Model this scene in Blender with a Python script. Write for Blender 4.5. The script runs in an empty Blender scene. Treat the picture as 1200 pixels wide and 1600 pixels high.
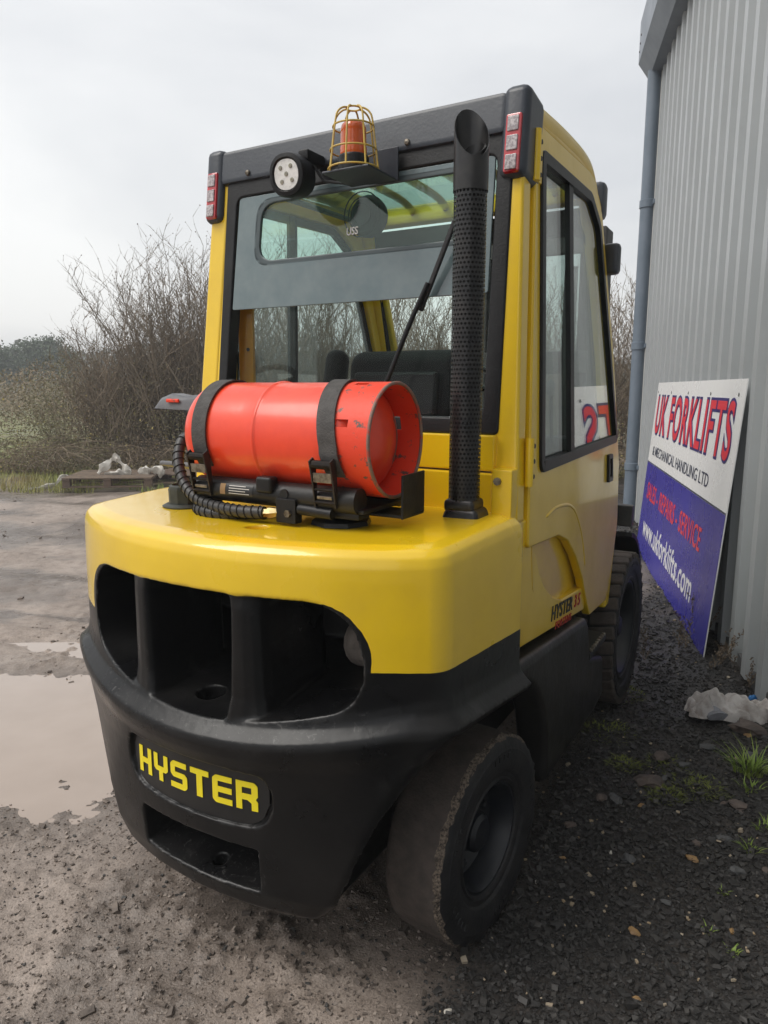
import bpy, bmesh, math, random
import numpy as np
from mathutils import Vector, Matrix, noise as mnoise

R = math.radians
random.seed(7)
rng = np.random.default_rng(11)
S = bpy.context.scene
COL = S.collection

# ------------------------------------------------------------------ camera
CAM_H, PITCH, ROLL = 1.4229, 0.1669, -0.0035
cam_d = bpy.data.cameras.new('camera')
cam_d.sensor_fit = 'VERTICAL'; cam_d.sensor_height = 36.0
cam_d.lens = 36.0 * 1152.15 / 1600.0
cam_d.clip_start = 0.02; cam_d.clip_end = 2000
cam_o = bpy.data.objects.new('camera', cam_d); COL.objects.link(cam_o)
m3 = Matrix.Rotation(-PITCH, 3, 'X') @ Matrix.Rotation(ROLL, 3, 'Y')
rt, fw, up = m3.col[0], m3.col[1], m3.col[2]
cam_o.matrix_world = Matrix(((rt[0], up[0], -fw[0], 0), (rt[1], up[1], -fw[1], 0), (rt[2], up[2], -fw[2], CAM_H), (0, 0, 0, 1)))
S.camera = cam_o

# ------------------------------------------------------------------ world and sun
SUN_EL, SUN_AZ = R(52), R(255)          # azimuth clockwise from +Y: soft light from the open yard on the left
w = bpy.data.worlds.new('World'); S.world = w; w.use_nodes = True
nt = w.node_tree; nt.nodes.clear()
wo = nt.nodes.new('ShaderNodeOutputWorld')
bg1 = nt.nodes.new('ShaderNodeBackground'); bg2 = nt.nodes.new('ShaderNodeBackground')
add = nt.nodes.new('ShaderNodeAddShader')
sky = nt.nodes.new('ShaderNodeTexSky'); sky.sky_type = 'NISHITA'; sky.sun_disc = False
sky.sun_elevation = SUN_EL; sky.sun_rotation = SUN_AZ; sky.dust_density = 4.0; sky.air_density = 1.5
bg1.inputs[1].default_value = 0.012
nt.links.new(sky.outputs[0], bg1.inputs[0])
tc = nt.nodes.new('ShaderNodeTexCoord'); mp = nt.nodes.new('ShaderNodeMapping')
mp.inputs['Scale'].default_value = (1.0, 1.0, 2.2); mp.inputs['Location'].default_value = (0.35, 0.1, 0.2)
nz = nt.nodes.new('ShaderNodeTexNoise'); nz.inputs['Scale'].default_value = 1.7; nz.inputs['Detail'].default_value = 6; nz.inputs['Roughness'].default_value = 0.48
nz.inputs['Distortion'].default_value = 0.3
rp = nt.nodes.new('ShaderNodeValToRGB')
rp.color_ramp.elements[0].position = 0.36; rp.color_ramp.elements[0].color = (0.53, 0.54, 0.56, 1)
rp.color_ramp.elements[1].position = 0.66; rp.color_ramp.elements[1].color = (0.765, 0.765, 0.76, 1)
nt.links.new(tc.outputs['Generated'], mp.inputs[0]); nt.links.new(mp.outputs[0], nz.inputs[0])
nt.links.new(nz.outputs[0], rp.inputs[0]); nt.links.new(rp.outputs[0], bg2.inputs[0])
bg2.inputs[1].default_value = 0.93
nt.links.new(bg1.outputs[0], add.inputs[0]); nt.links.new(bg2.outputs[0], add.inputs[1]); nt.links.new(add.outputs[0], wo.inputs[0])
sl = bpy.data.lights.new('sun', 'SUN'); sl.energy = 1.5; sl.angle = R(35); sl.color = (1.0, 0.97, 0.92)
so = bpy.data.objects.new('sun', sl); COL.objects.link(so)
sd = Vector((math.sin(SUN_AZ) * math.cos(SUN_EL), math.cos(SUN_AZ) * math.cos(SUN_EL), math.sin(SUN_EL)))
so.rotation_euler = sd.to_track_quat('Z', 'Y').to_euler(); so.location = (-6, -6, 12)

S.render.engine = 'CYCLES'
S.view_settings.view_transform = 'Standard'; S.view_settings.look = 'None'
S.view_settings.exposure = 0.48; S.view_settings.gamma = 1.0
S.view_settings.use_curve_mapping = False
S.cycles.max_bounces = 10; S.cycles.transparent_max_bounces = 24

# ------------------------------------------------------------------ materials
MATS = {}
def mat(name, base=(0.5, 0.5, 0.5), rough=0.5, metal=0.0, coat=0.0, coat_rough=0.05, noise=None, col2=None, bump=0.0, bump_scale=60.0,
        rough_var=0.0, ramp=(0.4, 0.65), spec=0.5, transmission=0.0, emit=None, detail=6, sheen=0.0):
    m = bpy.data.materials.new(name); m.use_nodes = True; t = m.node_tree
    b = t.nodes['Principled BSDF']
    b.inputs['Base Color'].default_value = (*base, 1); b.inputs['Roughness'].default_value = rough
    b.inputs['Metallic'].default_value = metal; b.inputs['Coat Weight'].default_value = coat; b.inputs['Coat Roughness'].default_value = coat_rough
    b.inputs['Specular IOR Level'].default_value = spec
    b.inputs['Transmission Weight'].default_value = transmission
    b.inputs['Sheen Weight'].default_value = sheen
    c = t.nodes.new('ShaderNodeTexCoord')
    if noise:
        n = t.nodes.new('ShaderNodeTexNoise'); n.inputs['Scale'].default_value = noise; n.inputs['Detail'].default_value = detail; n.inputs['Roughness'].default_value = 0.62
        t.links.new(c.outputs['Object'], n.inputs['Vector'])
        r = t.nodes.new('ShaderNodeValToRGB')
        r.color_ramp.elements[0].position = ramp[0]; r.color_ramp.elements[0].color = (*base, 1)
        r.color_ramp.elements[1].position = ramp[1]; r.color_ramp.elements[1].color = (*(col2 or base), 1)
        t.links.new(n.outputs['Fac'], r.inputs[0]); t.links.new(r.outputs[0], b.inputs['Base Color'])
        if rough_var:
            k = t.nodes.new('ShaderNodeMapRange'); k.inputs['From Min'].default_value = 0.3; k.inputs['From Max'].default_value = 0.7
            k.inputs['To Min'].default_value = max(0.02, rough - rough_var); k.inputs['To Max'].default_value = min(1, rough + rough_var)
            t.links.new(n.outputs['Fac'], k.inputs['Value']); t.links.new(k.outputs[0], b.inputs['Roughness'])
    if bump:
        n2 = t.nodes.new('ShaderNodeTexNoise'); n2.inputs['Scale'].default_value = bump_scale; n2.inputs['Detail'].default_value = 5
        t.links.new(c.outputs['Object'], n2.inputs['Vector'])
        bp = t.nodes.new('ShaderNodeBump'); bp.inputs['Strength'].default_value = bump; bp.inputs['Distance'].default_value = 0.01
        t.links.new(n2.outputs['Fac'], bp.inputs['Height']); t.links.new(bp.outputs[0], b.inputs['Normal'])
    if emit:
        b.inputs['Emission Color'].default_value = (*emit[0], 1); b.inputs['Emission Strength'].default_value = emit[1]
    MATS[name] = m
    return m

def glass(name, tint, rough=0.01, f0=0.05, dirt=0.0, dirt_col=(0.4, 0.45, 0.45)):
    m = bpy.data.materials.new(name); m.use_nodes = True; t = m.node_tree; t.nodes.clear()
    o = t.nodes.new('ShaderNodeOutputMaterial'); tr = t.nodes.new('ShaderNodeBsdfTransparent'); gl = t.nodes.new('ShaderNodeBsdfGlossy')
    tr.inputs[0].default_value = (*tint, 1); gl.inputs['Roughness'].default_value = rough; gl.inputs[0].default_value = (1, 1, 1, 1)
    lw = t.nodes.new('ShaderNodeLayerWeight'); lw.inputs[0].default_value = 0.5
    pw = t.nodes.new('ShaderNodeMath'); pw.operation = 'POWER'; pw.inputs[1].default_value = 4.0
    ml = t.nodes.new('ShaderNodeMath'); ml.operation = 'MULTIPLY_ADD'; ml.inputs[1].default_value = 1 - f0; ml.inputs[2].default_value = f0; ml.use_clamp = True
    mx = t.nodes.new('ShaderNodeMixShader')
    t.links.new(lw.outputs['Facing'], pw.inputs[0]); t.links.new(pw.outputs[0], ml.inputs[0]); t.links.new(ml.outputs[0], mx.inputs[0])
    last = tr.outputs[0]
    if dirt:
        df = t.nodes.new('ShaderNodeBsdfDiffuse'); df.inputs[0].default_value = (*dirt_col, 1)
        c = t.nodes.new('ShaderNodeTexCoord'); n = t.nodes.new('ShaderNodeTexNoise'); n.inputs['Scale'].default_value = 9; n.inputs['Detail'].default_value = 8; n.inputs['Roughness'].default_value = 0.7
        t.links.new(c.outputs['Object'], n.inputs['Vector'])
        k = t.nodes.new('ShaderNodeMapRange'); k.inputs['From Min'].default_value = 0.3; k.inputs['From Max'].default_value = 0.75; k.inputs['To Min'].default_value = dirt * 0.4; k.inputs['To Max'].default_value = dirt * 1.5
        t.links.new(n.outputs['Fac'], k.inputs['Value'])
        m0 = t.nodes.new('ShaderNodeMixShader'); t.links.new(k.outputs[0], m0.inputs[0]); t.links.new(last, m0.inputs[1]); t.links.new(df.outputs[0], m0.inputs[2]); last = m0.outputs[0]
    t.links.new(last, mx.inputs[1]); t.links.new(gl.outputs[0], mx.inputs[2]); t.links.new(mx.outputs[0], o.inputs[0])
    MATS[name] = m
    return m

YEL = (0.87, 0.575, 0.008); YEL2 = (0.80, 0.52, 0.008)
mat('yellow', YEL, 0.36, coat=0.55, coat_rough=0.09, noise=5, col2=YEL2, bump=0.012, bump_scale=9, rough_var=0.06)
MATS['yellow'].node_tree.nodes['Principled BSDF'].inputs['Coat IOR'].default_value = 1.5
mat('yellow_in', (0.55, 0.30, 0.012), 0.5, noise=7, col2=(0.45, 0.25, 0.02))
mat('yellow_cage', (0.62, 0.42, 0.07), 0.45, noise=30, col2=(0.45, 0.32, 0.10))
mat('black_paint', (0.011, 0.011, 0.0115), 0.38, noise=6, col2=(0.020, 0.0185, 0.017), spec=0.3, detail=9, bump=0.12, bump_scale=45, rough_var=0.1)
mat('black_plastic', (0.007, 0.007, 0.008), 0.42, noise=14, col2=(0.013, 0.013, 0.014), spec=0.3, bump=0.08, bump_scale=160)
mat('cap_plastic', (0.030, 0.036, 0.048), 0.36, noise=10, col2=(0.042, 0.049, 0.060), bump=0.05, bump_scale=120)
mat('exhaust_black', (0.009, 0.009, 0.010), 0.36, noise=18, col2=(0.025, 0.023, 0.022), rough_var=0.1)
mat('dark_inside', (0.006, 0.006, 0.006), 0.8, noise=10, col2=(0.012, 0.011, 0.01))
mat('rubber', (0.009, 0.009, 0.011), 0.6, noise=20, col2=(0.022, 0.021, 0.022), bump=0.15, bump_scale=90)
mat('rim_paint', (0.006, 0.008, 0.014), 0.4, noise=16, col2=(0.014, 0.016, 0.02))
mat('tread_dust', (0.085, 0.068, 0.058), 0.82, noise=26, col2=(0.05, 0.041, 0.036), bump=0.4, bump_scale=120, ramp=(0.35, 0.7))
mat('tread_edge', (0.22, 0.175, 0.135), 0.95, noise=150, col2=(0.035, 0.028, 0.024), bump=0.6, bump_scale=120, ramp=(0.38, 0.62))
mat('red_paint', (0.90, 0.066, 0.020), 0.36, coat=0.35, coat_rough=0.15, noise=12, col2=(0.82, 0.052, 0.017), bump=0.05, bump_scale=30, rough_var=0.08)
mat('red_worn', (0.84, 0.058, 0.020), 0.5, noise=42, col2=(0.12, 0.085, 0.07), ramp=(0.60, 0.66), bump=0.1, bump_scale=80)
mat('rim_worn', (0.22, 0.15, 0.12), 0.6, noise=60, col2=(0.5, 0.05, 0.03), ramp=(0.5, 0.7), bump=0.2, bump_scale=120)
mat('strap', (0.055, 0.050, 0.047), 0.75, noise=40, col2=(0.085, 0.078, 0.073), bump=0.3, bump_scale=220)
mat('steel_dull', (0.32, 0.29, 0.24), 0.45, metal=0.8, noise=40, col2=(0.09, 0.07, 0.05), rough_var=0.15)
mat('steel_dark', (0.035, 0.03, 0.028), 0.5, metal=0.5, noise=30, col2=(0.09, 0.06, 0.04), ramp=(0.5, 0.8))
mat('brass', (0.45, 0.36, 0.18), 0.4, metal=0.9, noise=50, col2=(0.3, 0.24, 0.14))
mat('hose', (0.022, 0.021, 0.022), 0.45, noise=40, col2=(0.045, 0.042, 0.04))
mat('grey_plastic', (0.10, 0.10, 0.108), 0.42, noise=20, col2=(0.14, 0.14, 0.145), bump=0.05, bump_scale=150)
mat('green_cap', (0.028, 0.032, 0.026), 0.6, noise=30, col2=(0.05, 0.052, 0.042))
mat('seat', (0.006, 0.006, 0.007), 0.6, noise=20, col2=(0.009, 0.009, 0.010), bump=0.04, bump_scale=120, spec=0.25)
mat('panel_grey', (0.095, 0.14, 0.15), 0.16, coat=0.8, coat_rough=0.04, noise=9, col2=(0.15, 0.195, 0.20), rough_var=0.10, detail=12, ramp=(0.35, 0.75))  # colour noise carries smears and dust plus painted variation of the reflection
mat('gasket_slate', (0.045, 0.065, 0.07), 0.35, noise=20, col2=(0.055, 0.075, 0.08))
mat('lens_red', (0.55, 0.02, 0.03), 0.15, coat=1.0, noise=60, col2=(0.42, 0.015, 0.025))
mat('lens_white', (0.55, 0.50, 0.50), 0.22, coat=0.6, noise=130, col2=(0.28, 0.24, 0.25), ramp=(0.42, 0.55))
mat('led_white', (0.85, 0.84, 0.80), 0.25, coat=0.5, noise=90, col2=(0.7, 0.69, 0.66))
mat('led_chip', (0.35, 0.33, 0.25), 0.4, noise=90, col2=(0.25, 0.24, 0.2))
mat('amber', (0.80, 0.13, 0.008), 0.2, coat=0.8, noise=20, col2=(0.68, 0.10, 0.008), transmission=0.25)
mat('text_yellow', (0.93, 0.76, 0.02), 0.45, noise=30, col2=(0.88, 0.70, 0.02))
mat('text_dark', (0.03, 0.028, 0.025), 0.5, noise=30, col2=(0.04, 0.035, 0.03))
mat('text_red', (0.45, 0.03, 0.02), 0.5, noise=30, col2=(0.38, 0.03, 0.02))
mat('label_white', (0.6, 0.58, 0.55), 0.5, noise=30, col2=(0.5, 0.48, 0.45))
mat('decal_black', (0.010, 0.010, 0.011), 0.3, noise=12, col2=(0.016, 0.016, 0.016))
mat('mast_steel', (0.03, 0.03, 0.03), 0.5, noise=14, col2=(0.06, 0.055, 0.05))
mat('liner', (0.16, 0.19, 0.185), 0.7, noise=20, col2=(0.065, 0.08, 0.082))
mat('chrome_dull', (0.5, 0.5, 0.5), 0.3, metal=1.0, noise=40, col2=(0.4, 0.39, 0.37))
glass('glass_green', (0.84, 0.965, 0.915), f0=0.035, dirt=0.04, dirt_col=(0.35, 0.5, 0.45))
glass('glass_clear', (0.985, 0.99, 0.985), f0=0.003)
glass('glass_screen', (0.93, 0.985, 0.965), f0=0.01)
glass('glass_door', (0.86, 0.925, 0.905), f0=0.07, dirt=0.03)
# building / sign
mat('cladding', (0.385, 0.405, 0.415), 0.42, noise=1.4, col2=(0.34, 0.358, 0.365), bump=0.02, bump_scale=4, rough_var=0.06, ramp=(0.35, 0.7))
mat('cladding_trim', (0.58, 0.58, 0.56), 0.45, noise=3, col2=(0.52, 0.52, 0.5))
mat('gutter', (0.19, 0.215, 0.255), 0.42, noise=2.5, col2=(0.16, 0.185, 0.22), rough_var=0.08)
mat('pipe_grey', (0.155, 0.19, 0.235), 0.4, noise=4, col2=(0.13, 0.165, 0.205), rough_var=0.08)
mat('sign_white', (0.86, 0.86, 0.86), 0.28, noise=3, col2=(0.80, 0.80, 0.79), rough_var=0.06)
mat('sign_blue', (0.035, 0.030, 0.30), 0.28, noise=3, col2=(0.045, 0.040, 0.34), rough_var=0.06)
mat('sign_red', (0.80, 0.045, 0.07), 0.3, noise=6, col2=(0.74, 0.05, 0.07))
mat('sign_navy', (0.03, 0.03, 0.16), 0.3, noise=6, col2=(0.04, 0.035, 0.18))
mat('sign_ink', (0.05, 0.06, 0.10), 0.35, noise=6, col2=(0.06, 0.065, 0.10))
# ground things
mat('chip_dark', (0.024, 0.0225, 0.0215), 0.6, noise=40.0, col2=(0.052, 0.048, 0.045), ramp=(0.4, 0.66), detail=4)
mat('chip_grey', (0.07, 0.065, 0.06), 0.6, noise=8, col2=(0.045, 0.042, 0.04))
mat('chip_pale', (0.34, 0.25, 0.15), 0.7, noise=12, col2=(0.42, 0.36, 0.28))
mat('clod', (0.175, 0.14, 0.115), 0.75, noise=20, col2=(0.10, 0.082, 0.07), bump=0.3, bump_scale=80)
mat('grit_light', (0.30, 0.25, 0.21), 0.7, noise=12, col2=(0.24, 0.20, 0.175))
mat('stone_brown', (0.13, 0.10, 0.085), 0.7, noise=24, col2=(0.08, 0.065, 0.06), bump=0.3, bump_scale=70)
mat('pipe_lit', (0.34, 0.29, 0.25), 0.8, noise=16, col2=(0.20, 0.17, 0.15), bump=0.2, bump_scale=50)  # colour lightened in place of daylight reaching the pipe inside the opening
mat('stone_grey', (0.10, 0.10, 0.10), 0.65, noise=24, col2=(0.06, 0.06, 0.062), bump=0.3, bump_scale=70)
mat('stone_ochre', (0.33, 0.20, 0.08), 0.7, noise=24, col2=(0.24, 0.15, 0.08), bump=0.3, bump_scale=70)
mat('stone_white', (0.6, 0.57, 0.5), 0.7, noise=24, col2=(0.45, 0.42, 0.37), bump=0.3, bump_scale=70)
mat('grass', (0.20, 0.30, 0.05), 0.55, noise=5, col2=(0.28, 0.34, 0.08))
mat('grass_verge', (0.24, 0.30, 0.06), 0.7, noise=0.8, col2=(0.34, 0.28, 0.11), ramp=(0.4, 0.65))
mat('moss', (0.20, 0.23, 0.05), 0.85, noise=20, col2=(0.11, 0.13, 0.03))
mat('dry_weed', (0.19, 0.145, 0.10), 0.85, noise=20, col2=(0.11, 0.085, 0.065))
mat('twig', (0.21, 0.165, 0.118), 0.85, noise=2, col2=(0.15, 0.122, 0.088))
mat('twig_light', (0.26, 0.20, 0.14), 0.85, noise=2, col2=(0.18, 0.14, 0.10))
mat('bud', (0.12, 0.095, 0.06), 0.8, noise=3, col2=(0.16, 0.12, 0.06))
mat('bramble', (0.21, 0.155, 0.10), 0.85, noise=0.7, col2=(0.16, 0.17, 0.065), ramp=(0.46, 0.62))
mat('scrub', (0.24, 0.185, 0.12), 0.85, noise=0.35, col2=(0.16, 0.165, 0.085), ramp=(0.5, 0.66))
mat('bramble_yellow', (0.36, 0.29, 0.08), 0.8, noise=2, col2=(0.18, 0.16, 0.06))
mat('evergreen', (0.075, 0.10, 0.06), 0.85, noise=0.6, col2=(0.10, 0.12, 0.075))
mat('far_wood', (0.13, 0.125, 0.108), 0.9, noise=0.25, col2=(0.11, 0.12, 0.085))
mat('pallet_wood', (0.20, 0.145, 0.10), 0.85, noise=12, col2=(0.13, 0.10, 0.08), bump=0.3, bump_scale=60)
mat('pallet_wood_dark', (0.12, 0.085, 0.065), 0.85, noise=12, col2=(0.16, 0.11, 0.075), bump=0.3, bump_scale=60)
mat('bag_white', (0.66, 0.63, 0.57), 0.45, noise=10, col2=(0.46, 0.43, 0.38), bump=0.2, bump_scale=40)
mat('rag', (0.55, 0.52, 0.505), 0.95, noise=12, col2=(0.27, 0.225, 0.20), bump=0.3, bump_scale=180, ramp=(0.45, 0.72))
mat('rag_cuff', (0.30, 0.31, 0.34), 0.9, noise=30, col2=(0.22, 0.22, 0.24), bump=0.3, bump_scale=180)
mat('blue_scrap', (0.02, 0.16, 0.42), 0.35, noise=20, col2=(0.02, 0.12, 0.34))

# ------------------------------------------------------------------ mesh helpers
def link(o, parent=None):
    COL.objects.link(o)
    if parent is not None: o.parent = parent
    return o
def tag(o, label=None, cat=None, group=None, kind=None):
    if label: o['label'] = label
    if cat: o['category'] = cat
    if group: o['group'] = group
    if kind: o['kind'] = kind
    return o
def empty(name, loc=(0, 0, 0), rz=0.0):
    o = bpy.data.objects.new(name, None); o.location = loc; o.rotation_euler = (0, 0, rz); o.empty_display_size = 0.1
    return link(o)
def finish(me, m, smooth=35):
    if m is not None:
        for x in (m if isinstance(m, (list, tuple)) else [m]): me.materials.append(MATS[x])
    if smooth:
        me.polygons.foreach_set('use_smooth', np.ones(len(me.polygons), dtype=bool))
        me.set_sharp_from_angle(angle=R(smooth))
    else: me.shade_flat()
    me.update()
def mesh_np(name, V, F, m, smooth=None):
    """fast mesh: V (n,3), F (k,3|4) int"""
    V = np.asarray(V, dtype=np.float32); F = np.asarray(F, dtype=np.int32)
    me = bpy.data.meshes.new(name); k = F.shape[1]
    me.vertices.add(len(V)); me.vertices.foreach_set('co', V.ravel())
    me.loops.add(F.size); me.loops.foreach_set('vertex_index', F.ravel())
    me.polygons.add(len(F)); me.polygons.foreach_set('loop_start', np.arange(0, F.size, k, dtype=np.int32)); me.polygons.foreach_set('loop_total', np.full(len(F), k, dtype=np.int32))
    me.update(calc_edges=True); finish(me, m, smooth)
    return me
def obj(name, me, parent=None, loc=None):
    o = bpy.data.objects.new(name, me); link(o, parent)
    if loc is not None: o.location = loc
    return o

def wnorm(o):
    if len(o.data.polygons) < 20000:
        md = o.modifiers.new('weighted_normal', 'WEIGHTED_NORMAL'); md.keep_sharp = True; md.weight = 80
class MB:
    def __init__(s): s.bm = bmesh.new(); s.mi = 0
    def _setmi(s, n0):
        if s.mi:
            s.bm.faces.ensure_lookup_table()
            for f in s.bm.faces[n0:]: f.material_index = s.mi
    def raw(s, V, F):
        n0 = len(s.bm.faces)
        vs = [s.bm.verts.new(tuple(v)) for v in V]
        for f in F:
            try: s.bm.faces.new([vs[i] for i in f])
            except ValueError: pass
        s._setmi(n0)
        return vs
    def box(s, c, d, bev=0.0, rot=None, seg=2, taper=None):
        n0 = len(s.bm.faces)
        t = bmesh.new(); bmesh.ops.create_cube(t, size=1.0)
        for v in t.verts:
            v.co = Vector((v.co.x * d[0], v.co.y * d[1], v.co.z * d[2]))
            if taper and v.co.z > 0: v.co.x *= taper[0]; v.co.y *= taper[1]
        if bev: bmesh.ops.bevel(t, geom=list(t.edges), offset=bev, segments=seg, profile=0.5, affect='EDGES')
        M = Matrix.Translation(c)
        if rot is not None: M = M @ (rot if isinstance(rot, Matrix) else Matrix.Rotation(rot[1], 4, rot[0]))
        s._merge(t, M); s._setmi(n0)
    def _merge(s, t, M):
        mp = {}
        for v in t.verts: mp[v] = s.bm.verts.new(M @ v.co)
        for f in t.faces: s.bm.faces.new([mp[v] for v in f.verts])
        t.free()
    def tube(s, pts, r, seg=10, cap=True, closed=False):
        n0 = len(s.bm.faces)
        pts = [Vector(p) for p in pts]; n = len(pts)
        rs = r if isinstance(r, (list, tuple, np.ndarray)) else [r] * n
        rings = []; ref = None
        for i, p in enumerate(pts):
            if closed: d = pts[(i + 1) % n] - pts[i - 1]
            else: d = pts[min(i + 1, n - 1)] - pts[max(i - 1, 0)]
            d.normalize()
            if ref is None: ref = Vector((0, 0, 1)) if abs(d.z) < 0.9 else Vector((1, 0, 0))
            a = d.cross(ref)
            if a.length < 1e-4: a = d.cross(Vector((0.3, 1, 0.2)))
            a.normalize(); b = a.cross(d).normalized(); ref = b
            rings.append([s.bm.verts.new(p + (a * math.cos(2 * math.pi * k / seg) + b * math.sin(2 * math.pi * k / seg)) * rs[i]) for k in range(seg)])
        m = n if closed else n - 1
        for i in range(m):
            A, B = rings[i], rings[(i + 1) % n]
            for k in range(seg): s.bm.faces.new((A[k], A[(k + 1) % seg], B[(k + 1) % seg], B[k]))
        if cap and not closed:
            s.bm.faces.new(rings[0]); s.bm.faces.new(rings[-1][::-1])
        s._setmi(n0)
    def lathe(s, prof, c=(0, 0, 0), axis='Z', seg=48, cap=True):
        """prof list of (r, h)"""
        n0 = len(s.bm.faces); rings = []
        for r, h in prof:
            ring = []
            for k in range(seg):
                a = 2 * math.pi * k / seg; x, y = r * math.cos(a), r * math.sin(a)
                p = {'Z': (x, y, h), 'X': (h, x, y), 'Y': (x, h, y)}[axis]
                ring.append(s.bm.verts.new(Vector(p) + Vector(c)))
            rings.append(ring)
        for A, B in zip(rings, rings[1:]):
            for k in range(seg): s.bm.faces.new((A[k], A[(k + 1) % seg], B[(k + 1) % seg], B[k]))
        if cap: s.bm.faces.new(rings[0][::-1]); s.bm.faces.new(rings[-1])
        s._setmi(n0)
    def build(s, name, m, parent=None, smooth=35, loc=None, fix=True):
        if fix: bmesh.ops.recalc_face_normals(s.bm, faces=list(s.bm.faces))
        me = bpy.data.meshes.new(name); s.bm.to_mesh(me); s.bm.free(); finish(me, m, smooth)
        o = obj(name, me, parent, loc)
        if smooth: wnorm(o)
        return o

def box(name, c, d, m, parent=None, bev=0.004, rot=None, smooth=35):
    b = MB(); b.box(c, d, bev, rot); return b.build(name, m, parent, smooth)
def tube(name, pts, r, m, parent=None, seg=10):
    b = MB(); b.tube(pts, r, seg); return b.build(name, m, parent, 50)
def curve_pts(P, n=8):
    """Catmull-Rom through P"""
    P = [np.array(p, float) for p in P]; Q = [2 * P[0] - P[1]] + P + [2 * P[-1] - P[-2]]; out = []
    for i in range(1, len(Q) - 2):
        for k in range(n):
            t = k / n
            out.append(0.5 * ((2 * Q[i]) + (Q[i + 1] - Q[i - 1]) * t + (2 * Q[i - 1] - 5 * Q[i] + 4 * Q[i + 1] - Q[i + 2]) * t * t + (3 * Q[i] - Q[i - 1] - 3 * Q[i + 1] + Q[i + 2]) * t ** 3))
    out.append(P[-1]); return [tuple(p) for p in out]
def rpoly(pts, rad=0.02, n=5):
    """round a polygon's corners; a point may be (u, v) or (u, v, radius)"""
    out = []; N = len(pts)
    for i in range(N):
        p = Vector(pts[i][:2]); a = Vector(pts[i - 1][:2]); b = Vector(pts[(i + 1) % N][:2])
        r = pts[i][2] if len(pts[i]) > 2 else rad
        if r <= 0: out.append(tuple(p)); continue
        d1 = (a - p); d2 = (b - p); l1, l2 = d1.length, d2.length; d1.normalize(); d2.normalize()
        ang = math.acos(max(-1, min(1, d1.dot(d2))))
        if ang > 3.0: out.append(tuple(p)); continue
        t = min(r / math.tan(ang / 2), l1 * 0.49, l2 * 0.49)
        s_, e_ = p + d1 * t, p + d2 * t
        for k in range(n + 1):
            f = k / n; q = (1 - f) ** 2 * s_ + 2 * f * (1 - f) * p + f * f * e_
            out.append((q.x, q.y))
    return out
def curve_mesh(cu):
    o = bpy.data.objects.new('tmp', cu); COL.objects.link(o)
    dg = bpy.context.evaluated_depsgraph_get(); dg.update()
    me = bpy.data.meshes.new_from_object(o.evaluated_get(dg), depsgraph=dg)
    bpy.data.objects.remove(o); bpy.data.curves.remove(cu)
    return me
def remap(me, fn):
    n = len(me.vertices); V = np.empty(n * 3, dtype=np.float32); me.vertices.foreach_get('co', V); V = V.reshape(-1, 3)
    W = np.asarray(fn(V), dtype=np.float32); me.vertices.foreach_set('co', W.ravel()); me.update()
def clean(me, dist=1e-5):
    b = bmesh.new(); b.from_mesh(me); bmesh.ops.remove_doubles(b, verts=list(b.verts), dist=dist)
    bmesh.ops.recalc_face_normals(b, faces=list(b.faces)); b.to_mesh(me); b.free()
def plate_mesh(outer, holes, thick, fn, bev=0.0):
    cu = bpy.data.curves.new('p', 'CURVE'); cu.dimensions = '2D'; cu.fill_mode = 'BOTH'
    cu.extrude = max(thick / 2 - bev, 1e-4); cu.bevel_depth = bev; cu.bevel_resolution = 2; cu.offset = -bev
    for poly in [outer] + list(holes):
        sp = cu.splines.new('POLY'); sp.points.add(len(poly) - 1); sp.use_cyclic_u = True
        for i, p in enumerate(poly): sp.points[i].co = (p[0], p[1], 0, 1)
    me = curve_mesh(cu); remap(me, fn); clean(me)
    return me
def plate(name, outer, holes, thick, fn, m, parent=None, bev=0.003, smooth=35):
    me = plate_mesh(outer, holes, thick, fn, bev); finish(me, m, smooth); o = obj(name, me, parent)
    if smooth: wnorm(o)
    return o
def text_mesh(s, fn, width=None, height=None, bold=0.0, shear=0.0, extrude=0.001, spacing=1.0):
    cu = bpy.data.curves.new('t', 'FONT'); cu.body = s; cu.size = 1.0; cu.offset = bold; cu.shear = shear; cu.extrude = 0.001; cu.space_character = spacing
    cu.resolution_u = 4
    me = curve_mesh(cu)
    n = len(me.vertices); V = np.empty(n * 3, dtype=np.float32); me.vertices.foreach_get('co', V); V = V.reshape(-1, 3)
    lo, hi = V.min(0), V.max(0)
    V[:, 0] = (V[:, 0] - lo[0]) / (hi[0] - lo[0]) * width
    V[:, 1] = (V[:, 1] - lo[1]) / (hi[1] - lo[1]) * height
    V[:, 2] = (V[:, 2] / 0.001) * extrude
    me.vertices.foreach_set('co', np.asarray(fn(V), dtype=np.float32).ravel()); me.update(); clean(me, 1e-6)
    return me
def text(name, s, fn, m, parent, **k):
    me = text_mesh(s, fn, **k); finish(me, m, 0); return obj(name, me, parent)
def apply_mods(o):
    dg = bpy.context.evaluated_depsgraph_get(); dg.update()
    me = bpy.data.meshes.new_from_object(o.evaluated_get(dg), depsgraph=dg)
    o.modifiers.clear(); old = o.data; o.data = me; bpy.data.meshes.remove(old)
def copy_tree(o, parent=None):
    c = o.copy(); COL.objects.link(c); c.parent = parent
    for ch in list(o.children): copy_tree(ch, c)
    return c

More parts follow.
